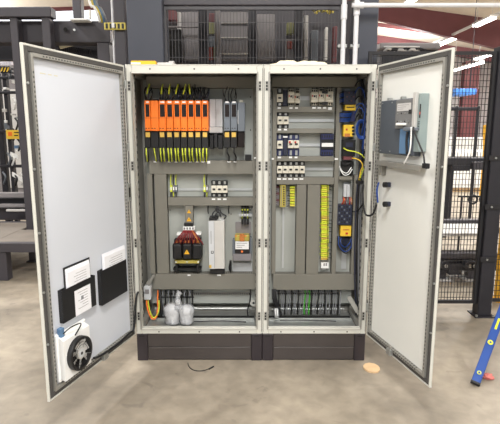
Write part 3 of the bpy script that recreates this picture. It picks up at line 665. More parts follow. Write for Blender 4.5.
for i,pts in enumerate([[(339.5,166),(342,171),(347,173),(351.5,167)],[(340,169),(344,175),(349,174),(352.3,169)],[(341,163),(345,165),(350,163),(352,168)]]):
    m=MB(); m.tube([Q(a,b,.325) for a,b in pts],.0045,'white' if i<2 else 'cable_black',6,5); m.build('lead',t)
t=dev('interface_module','slim white module with pink-brown leads below the short cross duct','interface module',[(343.8,184.5,350,197,.335,0,'module_light'),(346.5,185,347,196.6,.333,.335,'panel_grey')])
for i in range(6):
    m=MB(); m.tube([Q(343.4+i*1.5,197,.35),Q(342.5+i*1.8+random.uniform(-1,1),200.5,.33),Q(341.5+i*2,205,.34)],.0038,['red','copper','maroon_wire','grey_cable'][i%4],6,4); m.build('lead',t)
t=dev('bus_module','dark navy module with a grid of terminals in the lower right column','bus module',[(337.6,204.8,352,225,.315,0,'navy')])
m=MB()
for i in range(5):
    for j in range(6): m.px(338.6+i*2.6,206+j*3.1,340+i*2.6,207.6+j*3.1,.3135,.315,['hole','black','drive_grey'][(i*2+j)%3])
m.build('terminal',t)
t=dev('relay','yellow relay with small dark face under the navy terminal module','relay',[(340.6,226,351.2,236.3,.31,0,'yellow'),(343,229.3,349.3,230.3,.308,.31,'copper'),(345.5,232.5,348,234.5,.308,.31,'red')])
t=dev('cable_coil','black coiled cable bundle at the foot of the narrow right column','cable coil',[(341,238,352,246,.35,0,'navy')])
for i in range(6):
    m=MB(); m.tube([Q(337.8+i*.8,236+i*.5,.33),Q(338.5+i*.6,246-i*.6,.325-.004*i),Q(345,253-i*1.5,.32-.003*i),Q(351-i*.4,249-i*1.5,.325),Q(352.4-i*.3,238,.33)],.0055,'cable_black' if i not in(1,4) else 'blue_cable',6,6); m.build('cable_loop',t)
# free cables in the right side space
def cable(pts,r,k,lab,group=None,name='cable',sub=6):
    return single(MB().tube(pts,r,k,8,sub),name,lab,'cable',group)
def QQ(lst,Y): return [Q(p[0],p[1],p[2] if len(p)>2 else Y) for p in lst]
for i in range(4):
    cable(QQ([(361+i*1.6,78,.36),(362.5+i*1.3,95,.33),(362.5+i*1.2,115,.30),(362+i*1.1,140,.28),(361+i*1.1,160,.28),(357+i*1.6,190,.28),(355+i*1.8,240,.27),(355+i*1.7,286,.26),(356+i*1.4,305,.25),(356+i*1.4,318.5,.235)],.3),.0055,'navy' if i==0 else ('cable_black' if i==1 else 'grey_cable'),['dark blue cable nearest the plate running down the right inner side','black cable running down the right inner side','inner grey cable running down the right inner side','grey cable nearest the right frame running down the inner side'][i],'cables down the right side')
hh=['uppermost','second','third','fourth','fifth','sixth']
for i in range(6):
    y=80+i*7; cable(QQ([(355,y+6,.31),(359,y+random.uniform(-3,3),.26),(363.5,y+4,.24),(365.5,y+16,.22),(364,y+34,.22),(361+i*.4,y+48,.26)],.3),.0045,'blue_cable' if i in(1,3,4) else 'cable_black','%s %s cable arching from the upper right column to the frame, counted from the top'%(hh[i],'blue' if i in(1,3,4) else 'black'),'arching cables of the upper right column')
m=MB()
for j in range(4):
    pts=[]
    for a in range(0,25): th=a/24*2*math.pi; pts.append(Q(361.5+(5.4-.5*j)*math.cos(th),129.5+(9.5-.8*j)*math.sin(th),.22+.006*j))
    m.tube(pts,.005,'blue_cable',6,2)
single(m,'cable_coil','oval coil of bright blue cable hanging beside the yellow relay','cable coil')
single(MB().px(364.5,139.5,368,149,.18,.19,'breaker',.001).px(364.5,144,368,144.5,.1795,.18,'panel_grey'),'cable_tag','pale paper tag on the blue cables below the blue coil','tag')
cable(QQ([(343.5,148),(348,150.5,.28),(356,152,.26),(363,156,.24),(365.5,162,.22),(363,170,.22),(360.5,177,.24),(360,182,.26)],.30),.0048,'yg','upper yellow-green earth wire arching from the black power relay','earth wires')
cable(QQ([(352,158),(359,160,.26),(362.6,165,.24),(360.5,172,.25),(359,180,.26)],.31),.0048,'yellow','lower yellow wire curving beside the yellow-green earth wire','earth wires')
cable(QQ([(352.5,211.5),(357,211,.28),(361.5,206,.2),(364,199,.16),(364.5,190,.14),(363,182,.18),(359.5,178,.26)],.30),.006,'cable_black','thick black cable arching from the navy module up to the right frame')
cable([Q(364.5,180,.12),DR.P(-.02,1.33,.06)+Vector((-.01,0,0)),DR.P(.02,1.19,.07),DR.P(.06,1.17,.05),DR.P(.10,1.20,.04),DR.P(.12,1.26,.035)],.0075,'cable_black','black flexible cable looping across the hinge of the right door')
m=MB(); m.px(357.5,181,364,184.5,.13,.2,'black',.002); single(m,'cable_clamp','black cable clamp on the right frame above the door loop cable','clamp')
# incoming cables at the bottom: right cabinet
for i in range(30):
    x=276.5+i*2.2; k='grey_cable'; lab='grey cable rising from the floor of the right cabinet'; g='grey incoming cables of the right cabinet'
    if i in (13,15): k='green'; lab='green cable rising in the middle of the right cabinet floor'; g='green incoming cables of the right cabinet'
    elif i%3==1: k='cable_black'; lab='black cable rising from the floor of the right cabinet'; g='black incoming cables of the right cabinet'
    elif i==25: k='blue_cable'; lab='single blue cable rising from the right cabinet floor'; g=None
    cable(QQ([(x+random.uniform(-.5,.5),289.2,.355),(x+.2,296,.34),(x+random.uniform(-.8,.8)-.3,305,.33),(x-.8,314.5,.325)],.34),.0058 if k!='grey_cable' else .0045,k,lab,g)
for i in range(3):
    cable(QQ([(272.6+i*1.4,289,.30),(273.5+i*1.6,300,.27),(278+i*.9,310,.27),(280+i*.7,316,.27)],.34),.008,'cable_black','thick black cable curving in the lower left corner of the right cabinet','thick black cables of the right cabinet')
m=MB(); m.px(278,292.8,339,293.6,.322,.326,'black'); single(m,'cable_tie','long thin black strap across the grey incoming cables','strap')
# left cabinet
for i in range(13):
    x=160+i*2.7; blk=i%2==0
    cable(QQ([(x+random.uniform(-.4,.4),290,.355),(x,298,.345),(x+.4,307,.335),(x+.5,317,.32)],.34),.006,'cable_black' if blk else 'grey_cable','%s cable rising behind the plastic bags in the left cabinet'%('black' if blk else 'grey'),('black' if blk else 'grey')+' incoming cables of the left cabinet')
m=MB(); m.px(158,296.6,194,297.8,.322,.327,'black'); single(m,'cable_tie','short black strap across the cables behind the plastic bags','strap')
cable(QQ([(158.2,289.5,.34),(157.5,300,.3),(158,310,.27),(156,318,.25)],.3),.0065,'orange_wire','orange cable hanging straight down left of the black cables')
cable(QQ([(146.5,299,.24),(147.2,307,.22),(149.6,315,.2),(153,319.2,.2),(156.5,316.5,.22),(157.5,309,.26)],.3),.006,'orange_wire','orange wire making a U loop at the lower left of the left cabinet','loop wires')
cable(QQ([(148,299,.24),(149,307,.225),(151,314,.21),(154,317.5,.21),(158.5,312,.24),(159,300,.28)],.3),.0045,'yg','yellow-green wire following the orange loop at lower left','loop wires')
cable(QQ([(159.5,289.5,.33),(160.5,300,.3),(162,309,.28),(160.3,316,.26)],.3),.011,'cable_black','thick black cable right of the orange cable in the left cabinet')
cable(QQ([(250.5,289.5,.35),(250,300,.33),(247.5,311,.32),(248.5,317.5,.30)],.3),.0055,'cable_black','lone black cable at the right end of the left cabinet floor')
cable(QQ([(183,321.6,.17),(200,321.5,.17),(222,321,.18),(246,322,.18)],.3),.005,'cable_black','black cable lying along the left cabinet floor plate')
cable(QQ([(280,320.4,.20),(300,320.2,.2),(322,320.8,.2),(336,321.2,.2)],.3),.004,'cable_black','black cable lying along the right cabinet floor plate')
t=thing('socket_box','grey socket box on the lower left inner frame of the left cabinet','socket',Q(147,300,.24))
m=MB(); m.px(143.5,287,150.5,300,.22,.29,'module_light',.004); m.px(145,289.5,149,294,.2185,.22,'panel_grey'); m.build('housing',t)
m=MB(); m.prism([Q(146,283,.25),Q(153,274.5,.25),Q(154.5,276,.25),Q(149,286.5,.25)],(0,.03,0),'zinc_dull'); m.build('bracket',t)
cable(QQ([(143.6,293),(140.5,291.5,.08),(137,294,-.03),(135.5,305,-.06),(135,320,-.07),(133,331.5,-.10)],.22)+[DL.P(.12,.30,.03),DL.P(.3,.285,.03),DL.P(.5,.30,.035),DL.P(.60,.33,.05)],.0085,'cable_black','black fan cable running from the socket along the bottom of the left door')
single(MB().cyl(Q(253.5,303,.3)+Vector((0,0,0)),Q(253.5,303,.28),.028,'zinc_dull',20).cyl(Q(253.5,303,.281),Q(253.5,303,.276),.010,'hole',12),'earth_stud','round metal earth boss on the lower right inner side of the left cabinet','earth stud')
for x,y in ((274.8,311),(275.8,315)): pass
m=MB()
for i in range(5): m.ring(Q(274.6+i*.9,313,.16+.02*i),(1,0,.1),.035,.005,'white' if i%2 else 'grey_cable',20,6)
single(m,'cable_coil','small coil of white cable at the lower left corner of the right cabinet','cable coil')
m=MB(); m.prism([Q(347,298,.3),Q(351,296,.3),Q(368,325,.05),Q(364,326,.05)],(0,.015,.0),'zinc_dull'); single(m,'cable_strut','slanting metal strut in the lower right corner of the right cabinet','strut')
# ---------------------------------------------------------------- bags
def bag(xc,yt,yb,w_,lab,seed,neck=None):
    b=Q(xc,yb,.12); b.z=PZ0+.032; wx=w_/2/F*3.75; zt=Q(xc,yt,.12).z; h=zt-b.z
    t=thing('plastic_bag',lab,'plastic bag',b,'plastic bags in the left cabinet')
    def sac(prof,sc,k,name,amp):
        m=MB(); vs=[];fs=[];n=28
        for i,(f,r) in enumerate(prof):
            for j in range(n):
                a=2*math.pi*j/n; q=1+amp*noise.noise(Vector((math.cos(a)*2.2+seed,math.sin(a)*2.2,f*5)))+amp*.8*noise.noise(Vector((math.cos(a)*7,math.sin(a)*7+seed,f*9)))
                vs.append(b+Vector((math.cos(a)*wx*r*q*sc,math.sin(a)*wx*r*q*sc*.9,f*h+.002)))
        L=len(prof)
        for i in range(L-1):
            for j in range(n): fs.append((i*n+j,i*n+(j+1)%n,(i+1)*n+(j+1)%n,(i+1)*n+j))
        fs.append(tuple(range(n))[::-1]); fs.append(tuple((L-1)*n+j for j in range(n)))
        m.add(vs,fs,k,True); return m.build(name,t)
    sac([(0.02,.72),(.06,.84),(.2,.86),(.35,.86),(.5,.9),(.65,.96),(.78,.92),(.87,.7),(.92,.4),(.94,.2)],.95,'foam','bag_contents',.26)
    prof=[(0,.74),(.03,.84),(.12,.90),(.25,.90),(.4,.93),(.55,.98),(.68,1.04),(.8,1.02),(.9,.84),(.97,.5),(1.02,.2)]
    if neck: prof=prof[:-1]+[(1.02,.26),(1.1,.14),(1.2,.16),(1.32,.2),(1.45,.10)]
    sac(prof,1,'bag','bag_film',.22)
    if neck:
        m=MB(); m.ring(b+Vector((0,0,h*1.1+.002)),(0,0,1),wx*.17,.004,'white'); m.build('bag_tie',t)
bag(172.4,303.5,326,16.4,'left plastic bag of white contents, next to the orange wire loop',1.3)
bag(186.6,304.5,326,15.4,'right plastic bag of white contents',4.1)
m=MB(); m.tube([Q(179,309,.09),Q(178.5,303,.10),Q(177.6,299,.11),Q(178,295,.12),Q(180,291.5,.13)],[.035]*3+[.03]*3+[.022]*4+[.017]*4+[.02]*4+[.026]*2+[.016],'bag',12,5); m.blob(Q(177.8,302,.10),(.020,.018,.02),'foam',.5,4,10,2); single(m,'bag_knot','twisted clear plastic knot rising between the two bags','plastic knot')
# ================================================================ ON THE LEFT DOOR
def pocket(u0,u1,z0,z1,lab,slope):
    t=thing('document_pocket',lab,'document pocket',DL.P((u0+u1)/2,z0,0),'document pockets on the left door')
    m=MB(); DL.box(m,u0,u1,z0,z1,.017,.020,'black',.001); DL.box(m,u0,u1,z0,z0+.004,-.0095,.017,'black'); DL.box(m,u0,u0+.004,z0,z1,-.0095,.017,'black'); DL.box(m,u1-.004,u1,z0,z1,-.0095,.017,'black'); DL.box(m,u0,u1,z0,z1,-.0095,-.0065,'black')
    m.build('pocket_body',t); return t
A=DL.at; K=.02
u0,z1=A(61.7,290.5,K); u1,_=A(95,277,K); _,z0=A(63.5,326,K)
tA=pocket(u1,u0,z0+.012,z1-.004,'black document pocket with a white sheet on its front, near the fan',0)
a=A(74.3,291.5,K); b=A(91.5,307.5,K); m=MB(); DL.box(m,b[0],a[0],b[1]-.0,a[1],.020,.0208,'paper')
for i in range(7): DL.box(m,b[0]+.03,a[0]-.03-(i%3)*.02,a[1]-.022-i*.017,a[1]-.0195-i*.017,.0208,.0211,'panel_grey')
DL.box(m,b[0]+.075,a[0]-.06,a[1]-.075,a[1]-.05,.0211,.0214,'grey_cable'); m.build('front_sheet',tA)
pu0,pu1,pz0,pz1=u1,u0,z0,z1
u0,z1=A(100.8,270.8,K); u1,_=A(126.3,259.5,K); _,z0=A(101.8,307,K)
tB=pocket(u1,u0,z0+.004,z1-.004,'plain black document pocket nearest the door hinge',0)
def papers(u0,u1,z0,z1,lab,folder):
    t=thing('document_stack',lab,'documents',DL.P((u0+u1)/2,z0,0.01),'documents in the door pockets')
    for i in range(4):
        m=MB(); dz=-.006*i; DL.box(m,u0+.004*i,u1-.002*i,z0,z1+dz,-.0005+.0038*i,.0028+.0038*i,'paper',.0006)
        if i==3:
            for j in range(5): DL.box(m,u0+.05,u1-.08+(j%2)*.02,z1+dz-.03-.016*j,z1+dz-.028-.016*j,.0142,.0146,'panel_grey')
        m.build('sheet_bundle',t)
    if folder: m=MB(); DL.box(m,u0-.012,u1+.010,z0,z1+.012,-.006,-.0012,'black',.001); m.build('folder_cover',t)
a=A(64.8,268.5,.01); b=A(90.5,259.5,.01); papers(b[0]+.005,a[0]-.012,pz0+.03,(a[1]+b[1])/2-.005,'white documents in a dark folder inside the pocket near the fan',True)
a=A(103,254.5,.01); b=A(125.3,245,.01); papers(b[0],a[0],z0+.03,(a[1]+b[1])/2,'thick white papers standing in the pocket nearest the hinge',False)
# filter fan
t=thing('filter_fan','white filter fan with black round blower on the lower left door','fan',DL.P(.73,.30,0))
fu,fz=A(81.2,353,.085); hx0,hx1=fu-.16,min(.885,fu+.185)
m=MB(); DL.box(m,hx0,hx1,fz-.15,fz+.15,-.010,.012,'white',.006)
X=[]
pts0=[DL.P(hx0+.02,fz-.135,.012),DL.P(hx1-.012,fz-.135,.012),DL.P(hx1-.012,fz+.135,.012),DL.P(hx0+.02,fz+.135,.012)]
pts1=[DL.P(fu-.125,fz-.125,.062),DL.P(fu+.125,fz-.125,.062),DL.P(fu+.125,fz+.125,.062),DL.P(fu-.125,fz+.125,.062)]
m.hexa(pts0+pts1,'white'); m.build('fan_housing',t)
c=DL.P(fu,fz,.062); m=MB()
n=32; R=.104
for (ra,rb,ka,kb) in ((R,R,.0,.03),(R,R-.018,.03,.03),(R-.018,R-.02,.03,.0)):
    vs=[];e1=DL.d;e3=Vector((0,0,1))
    for j in range(n): th=2*math.pi*j/n; vs.append(c+DL.n*ka+(e1*math.cos(th)+e3*math.sin(th))*ra)
    for j in range(n): th=2*math.pi*j/n; vs.append(c+DL.n*kb+(e1*math.cos(th)+e3*math.sin(th))*rb)
    m.add(vs,[(j,(j+1)%n,n+(j+1)%n,n+j) for j in range(n)],'black',True)
m.build('blower_ring',t)
m=MB(); m.cyl(c,c+DL.n*.002,R-.016,'black_matte',32)
m.cyl(c+DL.n*.010,c+DL.n*.026,.036,'aluminium',24); m.cyl(c+DL.n*.026,c+DL.n*.028,.026,'module_light',20); m.cyl(c+DL.n*.028,c+DL.n*.029,.010,'black',12); m.build('fan_hub',t)
for i in range(7):
    th=2*math.pi*i/7; m=MB(); d1=DL.d*math.cos(th)+Vector((0,0,1))*math.sin(th); d2=DL.d*math.cos(th+.5)+Vector((0,0,1))*math.sin(th+.5)
    m.prism([c+d1*.037+DL.n*.006,c+d1*.084+DL.n*.004,c+d2*.084+DL.n*.018,c+d2*.037+DL.n*.020],DL.n*.0025,'aluminium'); m.build('fan_blade',t)
m=MB()
for RR in (.055,.072,.088): m.ring(c+DL.n*.030,DL.n,RR,.0014,'black',32,5)
for i in range(4):
    th=2*math.pi*i/4+.4; d1=DL.d*math.cos(th)+Vector((0,0,1))*math.sin(th); m.tube([c+d1*.034+DL.n*.030,c+d1*.09+DL.n*.030],.002,'zinc',5,1)
m.build('finger_guard',t)
a=A(56,328,.02); b=A(59,340,.02); m=MB(); DL.box(m,.835,.868,fz+.125,fz+.185,.0,.03,'light_blue',.003); DL.box(m,.82,.875,fz+.105,fz+.125,.0,.03,'white',.003); m.build('terminal_plug',t)
m=MB(); m.tube([DL.P(.85,fz+.15,.03),DL.P(.80,fz+.175,.05),DL.P(.72,fz+.165,.06),DL.P(fu+.02,fz+.12,.065)],.004,'cable_black',6,5); m.build('fan_lead',t)
m=MB()
for i in range(9): a=A(42+i*2.0,73.0+i*.35-(.0),0); DL.box(m,a[0]-.008,a[0]+.004,a[1]-.003,a[1]+.002,-.010,-.0095,'pencil') if i not in(3,6) else None
m.build('pencil_mark',doorL)
single((lambda m:(DL.box(m,.01,.05,1.27,1.40,.006,.02,'zinc',.003),DL.box(m,.02,.04,1.30,1.37,.02,.021,'hole'),m)[-1])(MB()),'hinge_cover','metal latch plate on the hinge edge of the left door, mid height','latch')
# ================================================================ ON THE RIGHT DOOR
t=thing('panel_computer','dark grey panel computer mounted inside the right door','computer',DR.P(.35,1.60,0)); B=DR.at; k=.04
u0,z1=B(381,102,k); u1,z1b=B(417,98,k); _,z0=B(382,152,k); z1=(z1+z1b)/2+.004
m=MB(); DR.box(m,u0,u1,z0-.01,z1,-.010,k,'computer_grey',.004)
for i in range(4): 
    for zz in (z0+.005,z1-.02): DR.box(m,u0+.02+i*(u1-u0-.06)/3,u0+.03+i*(u1-u0-.06)/3,zz,zz+.008,k,k+.002,'zinc')
for i in range(3): DR.box(m,u0+.06+i*.16,u0+.085+i*.16,z1,z1+.018,.0,.03,'zinc',.002)
m.build('case',t)
ud=(u1-u0); m=MB(); pu0=u0+.52*ud; zm=z0+.46*(z1-z0); DR.box(m,pu0,u1-.006,zm,z1-.006,k,k+.018,'computer_panel',.003); 
for j in range(2):
    for i in range(4): c=DR.P(pu0+.03+i*.042,zm+.045+j*.05,k+.018); m.cyl(c,c+DR.n*.003,.005,'zinc' if (i+j)%2 else 'hole',8)
DR.box(m,u1-.05,u1-.02,zm+.09,zm+.115,k+.018,k+.02,'hole'); m.build('connector_panel',t)
m=MB(); DR.box(m,pu0+.02,u1-.03,z1-.075,z1-.028,k+.018,k+.0195,'panel_light'); 
for i in range(3): DR.box(m,pu0+.03,u1-.05-i*.03,z1-.04-.012*i,z1-.038-.012*i,k+.0195,k+.02,'panel_grey')
m.build('type_label',t)
m=MB(); ub=u1+.002; uc=B(428.8,96,0)[0]-.006; DR.box(m,ub,uc,z0+.02,z1+.022,-.010,k+.008,'teal_grey',.003)
DR.box(m,ub+.044,ub+.056,z1-.12,z1-.04,k+.008,k+.009,'hole'); DR.box(m,ub+.045,ub+.055,z1-.10,z1-.085,k+.009,k+.0095,'red')
for g in range(2):
    for i in range(6): DR.box(m,ub+.008+g*.026,ub+.026+g*.026,z1-.19+i*.009,z1-.186+i*.009,k+.008,k+.009,'hole')
m.box((0,0,0),(0,0,0),'teal_grey') if False else None
m.build('card_bracket',t)
m=MB(); DR.box(m,ub+.0,ub+.03,zm-.01,z1+.03,k+.008,k+.03,'aluminium',.003); DR.box(m,ub-.09,uc,zm-.012,zm+.008,k+.008,k+.03,'drive_grey',.003); m.build('card_cover',t)
m=MB(); a=B(399,127,k+.02); b=B(406.5,150,k+.02); DR.box(m,a[0],b[0],z0+.0,a[1],k,k+.014,'light_blue',.004); m.build('blue_ribbon',t)
m=MB(); a=B(396.8,123,k+.03); b=B(404.5,125.5,k+.03); DR.box(m,a[0],b[0],b[1],a[1],k,k+.04,'label_white',.004); m.build('white_plug',t)
m=MB(); a=B(411,126,k+.03); DR.box(m,a[0]-.008,a[0]+.028,a[1]-.008,a[1]+.010,k,k+.022,'orange_wire',.003); m.build('orange_plug',t)
def dpath(l,kk): return [DR.P(*B(x,y,kk),kk) for x,y in l]
m=MB(); m.tube(dpath([(411.3,127),(411,138),(410,150),(407,158),(404,163.5)],k+.03),.0045,'white',8,5); m.build('white_cable',t)
m=MB(); m.tube(dpath([(413.5,127),(416,136),(420,146),(423.5,155),(424.5,165)],k+.03),.0055,'cable_black',8,5); 
a=B(422.5,164.8,k+.03); DR.box(m,a[0],a[0]+.045,a[1]-.020,a[1]+.010,k+.01,k+.035,'black',.003); m.build('black_cable',t)
m=MB(); m.tube(dpath([(407.2,132),(406.6,142),(407,154)],k+.02),.008,'black',8,4); m.build('antenna_stub',t)
t=thing('door_shelf','narrow metal shelf under the panel computer on the right door','shelf',DR.P(.33,1.5,0))
a=B(376,160.5,.05); b=B(427,166,0); sz=(a[1]+b[1])/2
m=MB(); DR.box(m,a[0],b[0],sz-.006,sz,-.009,.05,'zinc_dull',.001); DR.box(m,a[0],b[0],sz-.030,sz-.006,.045,.05,'zinc_dull',.001); m.build('tray',t)
m=MB(); DR.box(m,a[0]+.01,a[0]+.04,sz-.10,sz-.007,-.009,.03,'zinc_dull',.002); m.build('bracket',t)
for i,(px_,py_) in enumerate([(383,185),(383,204.5)]):
    a=B(px_,py_,.05); t=thing('rotary_switch',['upper black round switch on the right door below the shelf','lower black round switch on the right door, cable attached'][i],'switch',DR.P(a[0],a[1],0),'round switches on the right door')
    m=MB(); c=DR.P(a[0],a[1],-.009); DR.box(m,a[0]-.022,a[0]+.004,a[1]-.016,a[1]+.016,-.009,.018,'navy',.003); m.build('contact_block',t)
    m=MB(); c=DR.P(a[0]-.008,a[1],.018); m.cyl(c,c+DR.n*.022,.019,'black',18); m.cyl(c+DR.n*.022,c+DR.n*.025,.012,'black_matte',12); m.build('knob',t)
cable([DR.P(.10,1.415,.012),DR.P(.095,1.36,.02),DR.P(.10,1.31,.018),DR.P(.10,1.27,.012)],.006,'blue_cable','short blue cable linking the two round switches on the right door')
# ================================================================ ON THE CABINET ROOF
RZ=PZ1+.006
t=Q(143.5,62,.06)
m=MB(); X=Matrix.Translation((t.x,.10,RZ))@Matrix.Rotation(.05,4,'Z'); m.box((-.088,-.06,0),(.088,.06,.030),'amber',.004,X); m.box((-.088,-.0605,.008),(-.02,-.0600,.018),'label_white',0,X)
single(m,'carton','small yellow-orange carton on the left end of the cabinet roof','box')
m=MB(); X=Matrix.Translation((t.x+.16,.10,RZ))@Matrix.Rotation(-.1,4,'Z'); m.box((-.06,-.05,0),(.06,.05,.020),'panel_light',.006,X); m.box((.02,-.03,.02),(.06,.0,.032),'panel_light',.004,X)
single(m,'glove','crumpled pale glove beside the yellow-orange carton on the roof','glove')
def drape(x0,x1,h,lab,seed):
    m=MB(); n=22;mm=10;vs=[];fs=[]; a=Q(x0,62,.06).x;b=Q(x1,62,.06).x
    for i in range(n+1):
        for j in range(mm+1):
            u=i/n;v=j/mm; e=math.sin(math.pi*u)**.5*math.sin(math.pi*v)**.5; q=noise.noise(Vector((u*4+seed,v*3,seed)))
            vs.append((a+(b-a)*u,.02+.3*v,RZ+.001+h*e*(.75+.5*q)))
    for i in range(n):
        for j in range(mm): fs.append((i*(mm+1)+j,(i+1)*(mm+1)+j,(i+1)*(mm+1)+j+1,i*(mm+1)+j+1))
    k=len(vs); vs+=[(v[0],v[1],RZ+.0004) for v in vs]; fs+=[tuple(q+k for q in f)[::-1] for f in fs]
    m.add(vs,fs,'cloth',True); return single(m,'cream_cloth',lab,'cloth')
drape(269,303,.05,'folded cream cloth lying on the middle of the cabinet roof',1.5)
drape(294,328,.06,'second cream cloth heap, right of the flatter one on the roof',6.2)
# ================================================================ ON THE FLOOR
m=MB(); p=G(371.5,369); poly=[]
for a,r in zip(range(0,360,30),(.062,.066,.07,.074,.070,.064,.060,.058,.060,.064,.066,.062)):
    th=math.radians(a); poly.append((p.x+r*math.cos(th),p.y+r*1.05*math.sin(th)*1.0,.0))
m.prism(poly,(0,0,.012),'card'); 
single(m,'cardboard_piece','rounded tan cardboard scrap on the floor below the right door hinge','cardboard')
single(MB().tube([G(188,363,.004),G(188.8,366,.004),G(192,369.3,.004),G(198,370.9,.004),G(205,370.2,.004),G(212.5,367,.004)],.0032,'cable_black').cyl(G(209,369,.005),G(213.5,366.4,.005),.006,'black',8),'loose_wire','short dark curled wire lying on the floor before the plinth','wire')
m=MB(); p=G(487,378.5); m.blob((p.x,p.y,.018),(.034,.028,.02),'pink',.7,3,14,3,.85); m.blob((p.x+.02,p.y-.012,.014),(.022,.02,.015),'pink',.6,4,10,5,.85); single(m,'crumpled_rag','small crumpled pink rag on the floor beside the blue level','rag')
# spirit level leaning up to the right
b0=G(474,387); b0.z=.002
tip=Q(518,268,.25); t=thing('spirit_level','blue spirit level with yellow vials leaning at the right edge','spirit level',b0)
d=(tip-b0).normalized(); L_=1.22; side=Vector((0,1,0)); 
vw=(Vector((CX,CY,CZ))-b0).normalized(); n_=(vw-d*vw.dot(d)).normalized(); w_=d.cross(n_).normalized()
b1=b0+d*.02
def lev(m,s0,s1,a0,a1,c0,c1,kk,bev=0):
    X=Matrix(((w_.x,n_.x,d.x,b1.x),(w_.y,n_.y,d.y,b1.y),(w_.z,n_.z,d.z,b1.z),(0,0,0,1))); m.box((a0,c0,s0),(a1,c1,s1),kk,bev,X)
m=MB(); lev(m,.012,L_,-.030,.030,-.010,.010,'level_blue',.002); lev(m,.012,L_,-.030,-.024,-.014,.014,'level_blue',.002); lev(m,.012,L_,.024,.030,-.014,.014,'level_blue',.002); m.build('body',t)
m=MB(); lev(m,0,.02,-.032,.032,-.016,.016,'black',.004); m.build('end_cap',t)
for s in (.09,.35,.52):
    m=MB(); c=b1+d*s+n_*.0105; 
    if s==.52: lev(m,s-.05,s+.05,-.008,.008,.010,.014,'vial',.003)
    else: m.cyl(c,c+n_*.004,.019 if s>.1 else .014,'vial',18); m.cyl(c+n_*.004,c+n_*.006,.008,'level_blue',12)
    m.build('vial',t)
# ================================================================ BEHIND THE CABINETS
def fence(p,q,z0,z1,lab,dx,dz,k='mesh_black',post=None,r=.002,fr=.03):
    p=Vector(p);q=Vector(q);t=thing('mesh_fence',lab,'fence',(p.x,p.y,0)); L=(q-p).length; d=(q-p).normalized(); n=Vector((-d.y,d.x,0))
    X=Matrix(((d.x,n.x,0,p.x),(d.y,n.y,0,p.y),(0,0,1,0),(0,0,0,1)))
    m=MB(); 
    for z in (z0,z1-fr): m.box((0,-fr/2,z),(L,fr/2,z+fr),k,0,X)
    for u in (0,L-fr): m.box((u,-fr/2,z0+fr),(u+fr,fr/2,z1-fr),k,0,X)
    m.build('frame',t); m=MB()
    u=fr+dx/2
    while u<L-fr: m.box((u-r,-r,z0+fr),(u+r,r,z1-fr),k,0,X); u+=dx
    z=z0+fr+dz/2
    while z<z1-fr: m.box((fr,r,z-r),(L-fr,3*r,z+r),k,0,X); z+=dz
    m.build('wire_mesh',t); return t,X,L
def pillar(x0,x1,Y,D,z1,k,lab,name='steel_pillar',ymid=100,base=True,cat='pillar'):
    a=Q(x0,ymid,Y).x;b=Q(x1,ymid,Y).x; t=thing(name,lab,cat,((a+b)/2,Y+D/2,0))
    m=MB(); m.box((a,Y,.012),(b,Y+D,z1),k,.008); m.build('column',t)
    if base:
        m=MB(); m.box((a-.04,Y-.04,0),(b+.04,Y+D+.04,.012),k,.002)
        for x in (a-.02,b+.02):
            m.cyl((x,Y-.02,.012),(x,Y-.02,.03),.012,'zinc',6)
        m.build('base_plate',t)
    return t
pillar(127,163,1.05,.3,4.2,'machine_blue','broad blue-grey machine pillar rising behind the left cabinet',ymid=30)
pillar(356.5,378,1.05,.3,4.2,'machine_blue','blue-grey machine pillar rising behind the right cabinet, beside the white pipes',ymid=30)
a=Q(164,30,1.15).x; b=Q(341,30,1.15).x
t,X,L=fence((a,1.15,0),(b,1.15,0),1.25,2.885,'dark fine wire mesh guard between the two pillars behind the cabinets',.030,.155,'mesh_light',r=.002,fr=.028)
m=MB(); m.box((a,1.12,2.89),(b,1.32,3.3),'machine_dark',.01); single(m,'cross_beam','dark horizontal beam along the top of the mesh guard','beam')
# machine seen through the mesh guard
t=thing('machine_cabinet','grey machine with pale panels seen through the central mesh guard','machine',(-.1,2.2,0))
def mp(name,x0,y0,x1,y1,Yf,D,k,bev=.01):
    m=MB(); m.px(x0,y0,x1,y1,Yf,Yf+D,k,bev); return m.build(name,t)
m=MB(); m.box((-1.3,2.6,0),(1.2,3.2,3.3),'machine_dark',.02); m.build('body',t)
mp('access_panel',182,12,201,60,2.45,.15,'panel_grey'); mp('access_panel',221,12,248,60,2.45,.15,'panel_grey'); mp('access_panel',257,14,275,60,2.45,.15,'panel_grey')
mp('upright',198.5,2,207,64,2.1,.12,'machine_black'); mp('upright',215,8,220,64,2.2,.1,'panel_grey'); mp('upright',249,8,256,64,2.2,.1,'machine_black'); mp('upright',295,8,303,64,2.2,.1,'machine_black'); mp('upright',304,15,308,64,2.25,.1,'panel_light')
mp('hose_bundle',168,10,176,20,2.3,.2,'maroon'); mp('dark_bay',167,29,181,62,2.35,.2,'hole'); mp('dark_bay',177,12,181,30,2.4,.1,'panel_light')
mp('red_label',209,13,217,22,2.38,.03,'maroon'); mp('green_label',209,22,217,34,2.38,.03,'dull_green'); mp('blue_label',208.5,36,217,47,2.38,.03,'drive_grey'); mp('red_hose',209,47,213,60,2.37,.04,'dull_red'); mp('green_hose',213.5,47,217,60,2.37,.04,'dull_green')
mp('shelf_rail',221,22,248,23.2,2.40,.05,'panel_light',.002); mp('shelf_rail',221,37,248,38.2,2.40,.05,'panel_light',.002); mp('shelf_rail',221,53,248,54.2,2.40,.05,'panel_light',.002); mp('shelf_rail',165,26,200,27.2,2.25,.05,'panel_grey',.002)
mp('small_lamp',167,44,168.4,47,2.05,.02,'white',.001)
mp('control_box',287,22,294,34,2.3,.1,'dull_green'); mp('control_box',286,39,295,60,2.3,.1,'panel_grey'); mp('red_button',287.5,41,293,49,2.28,.03,'dull_red')
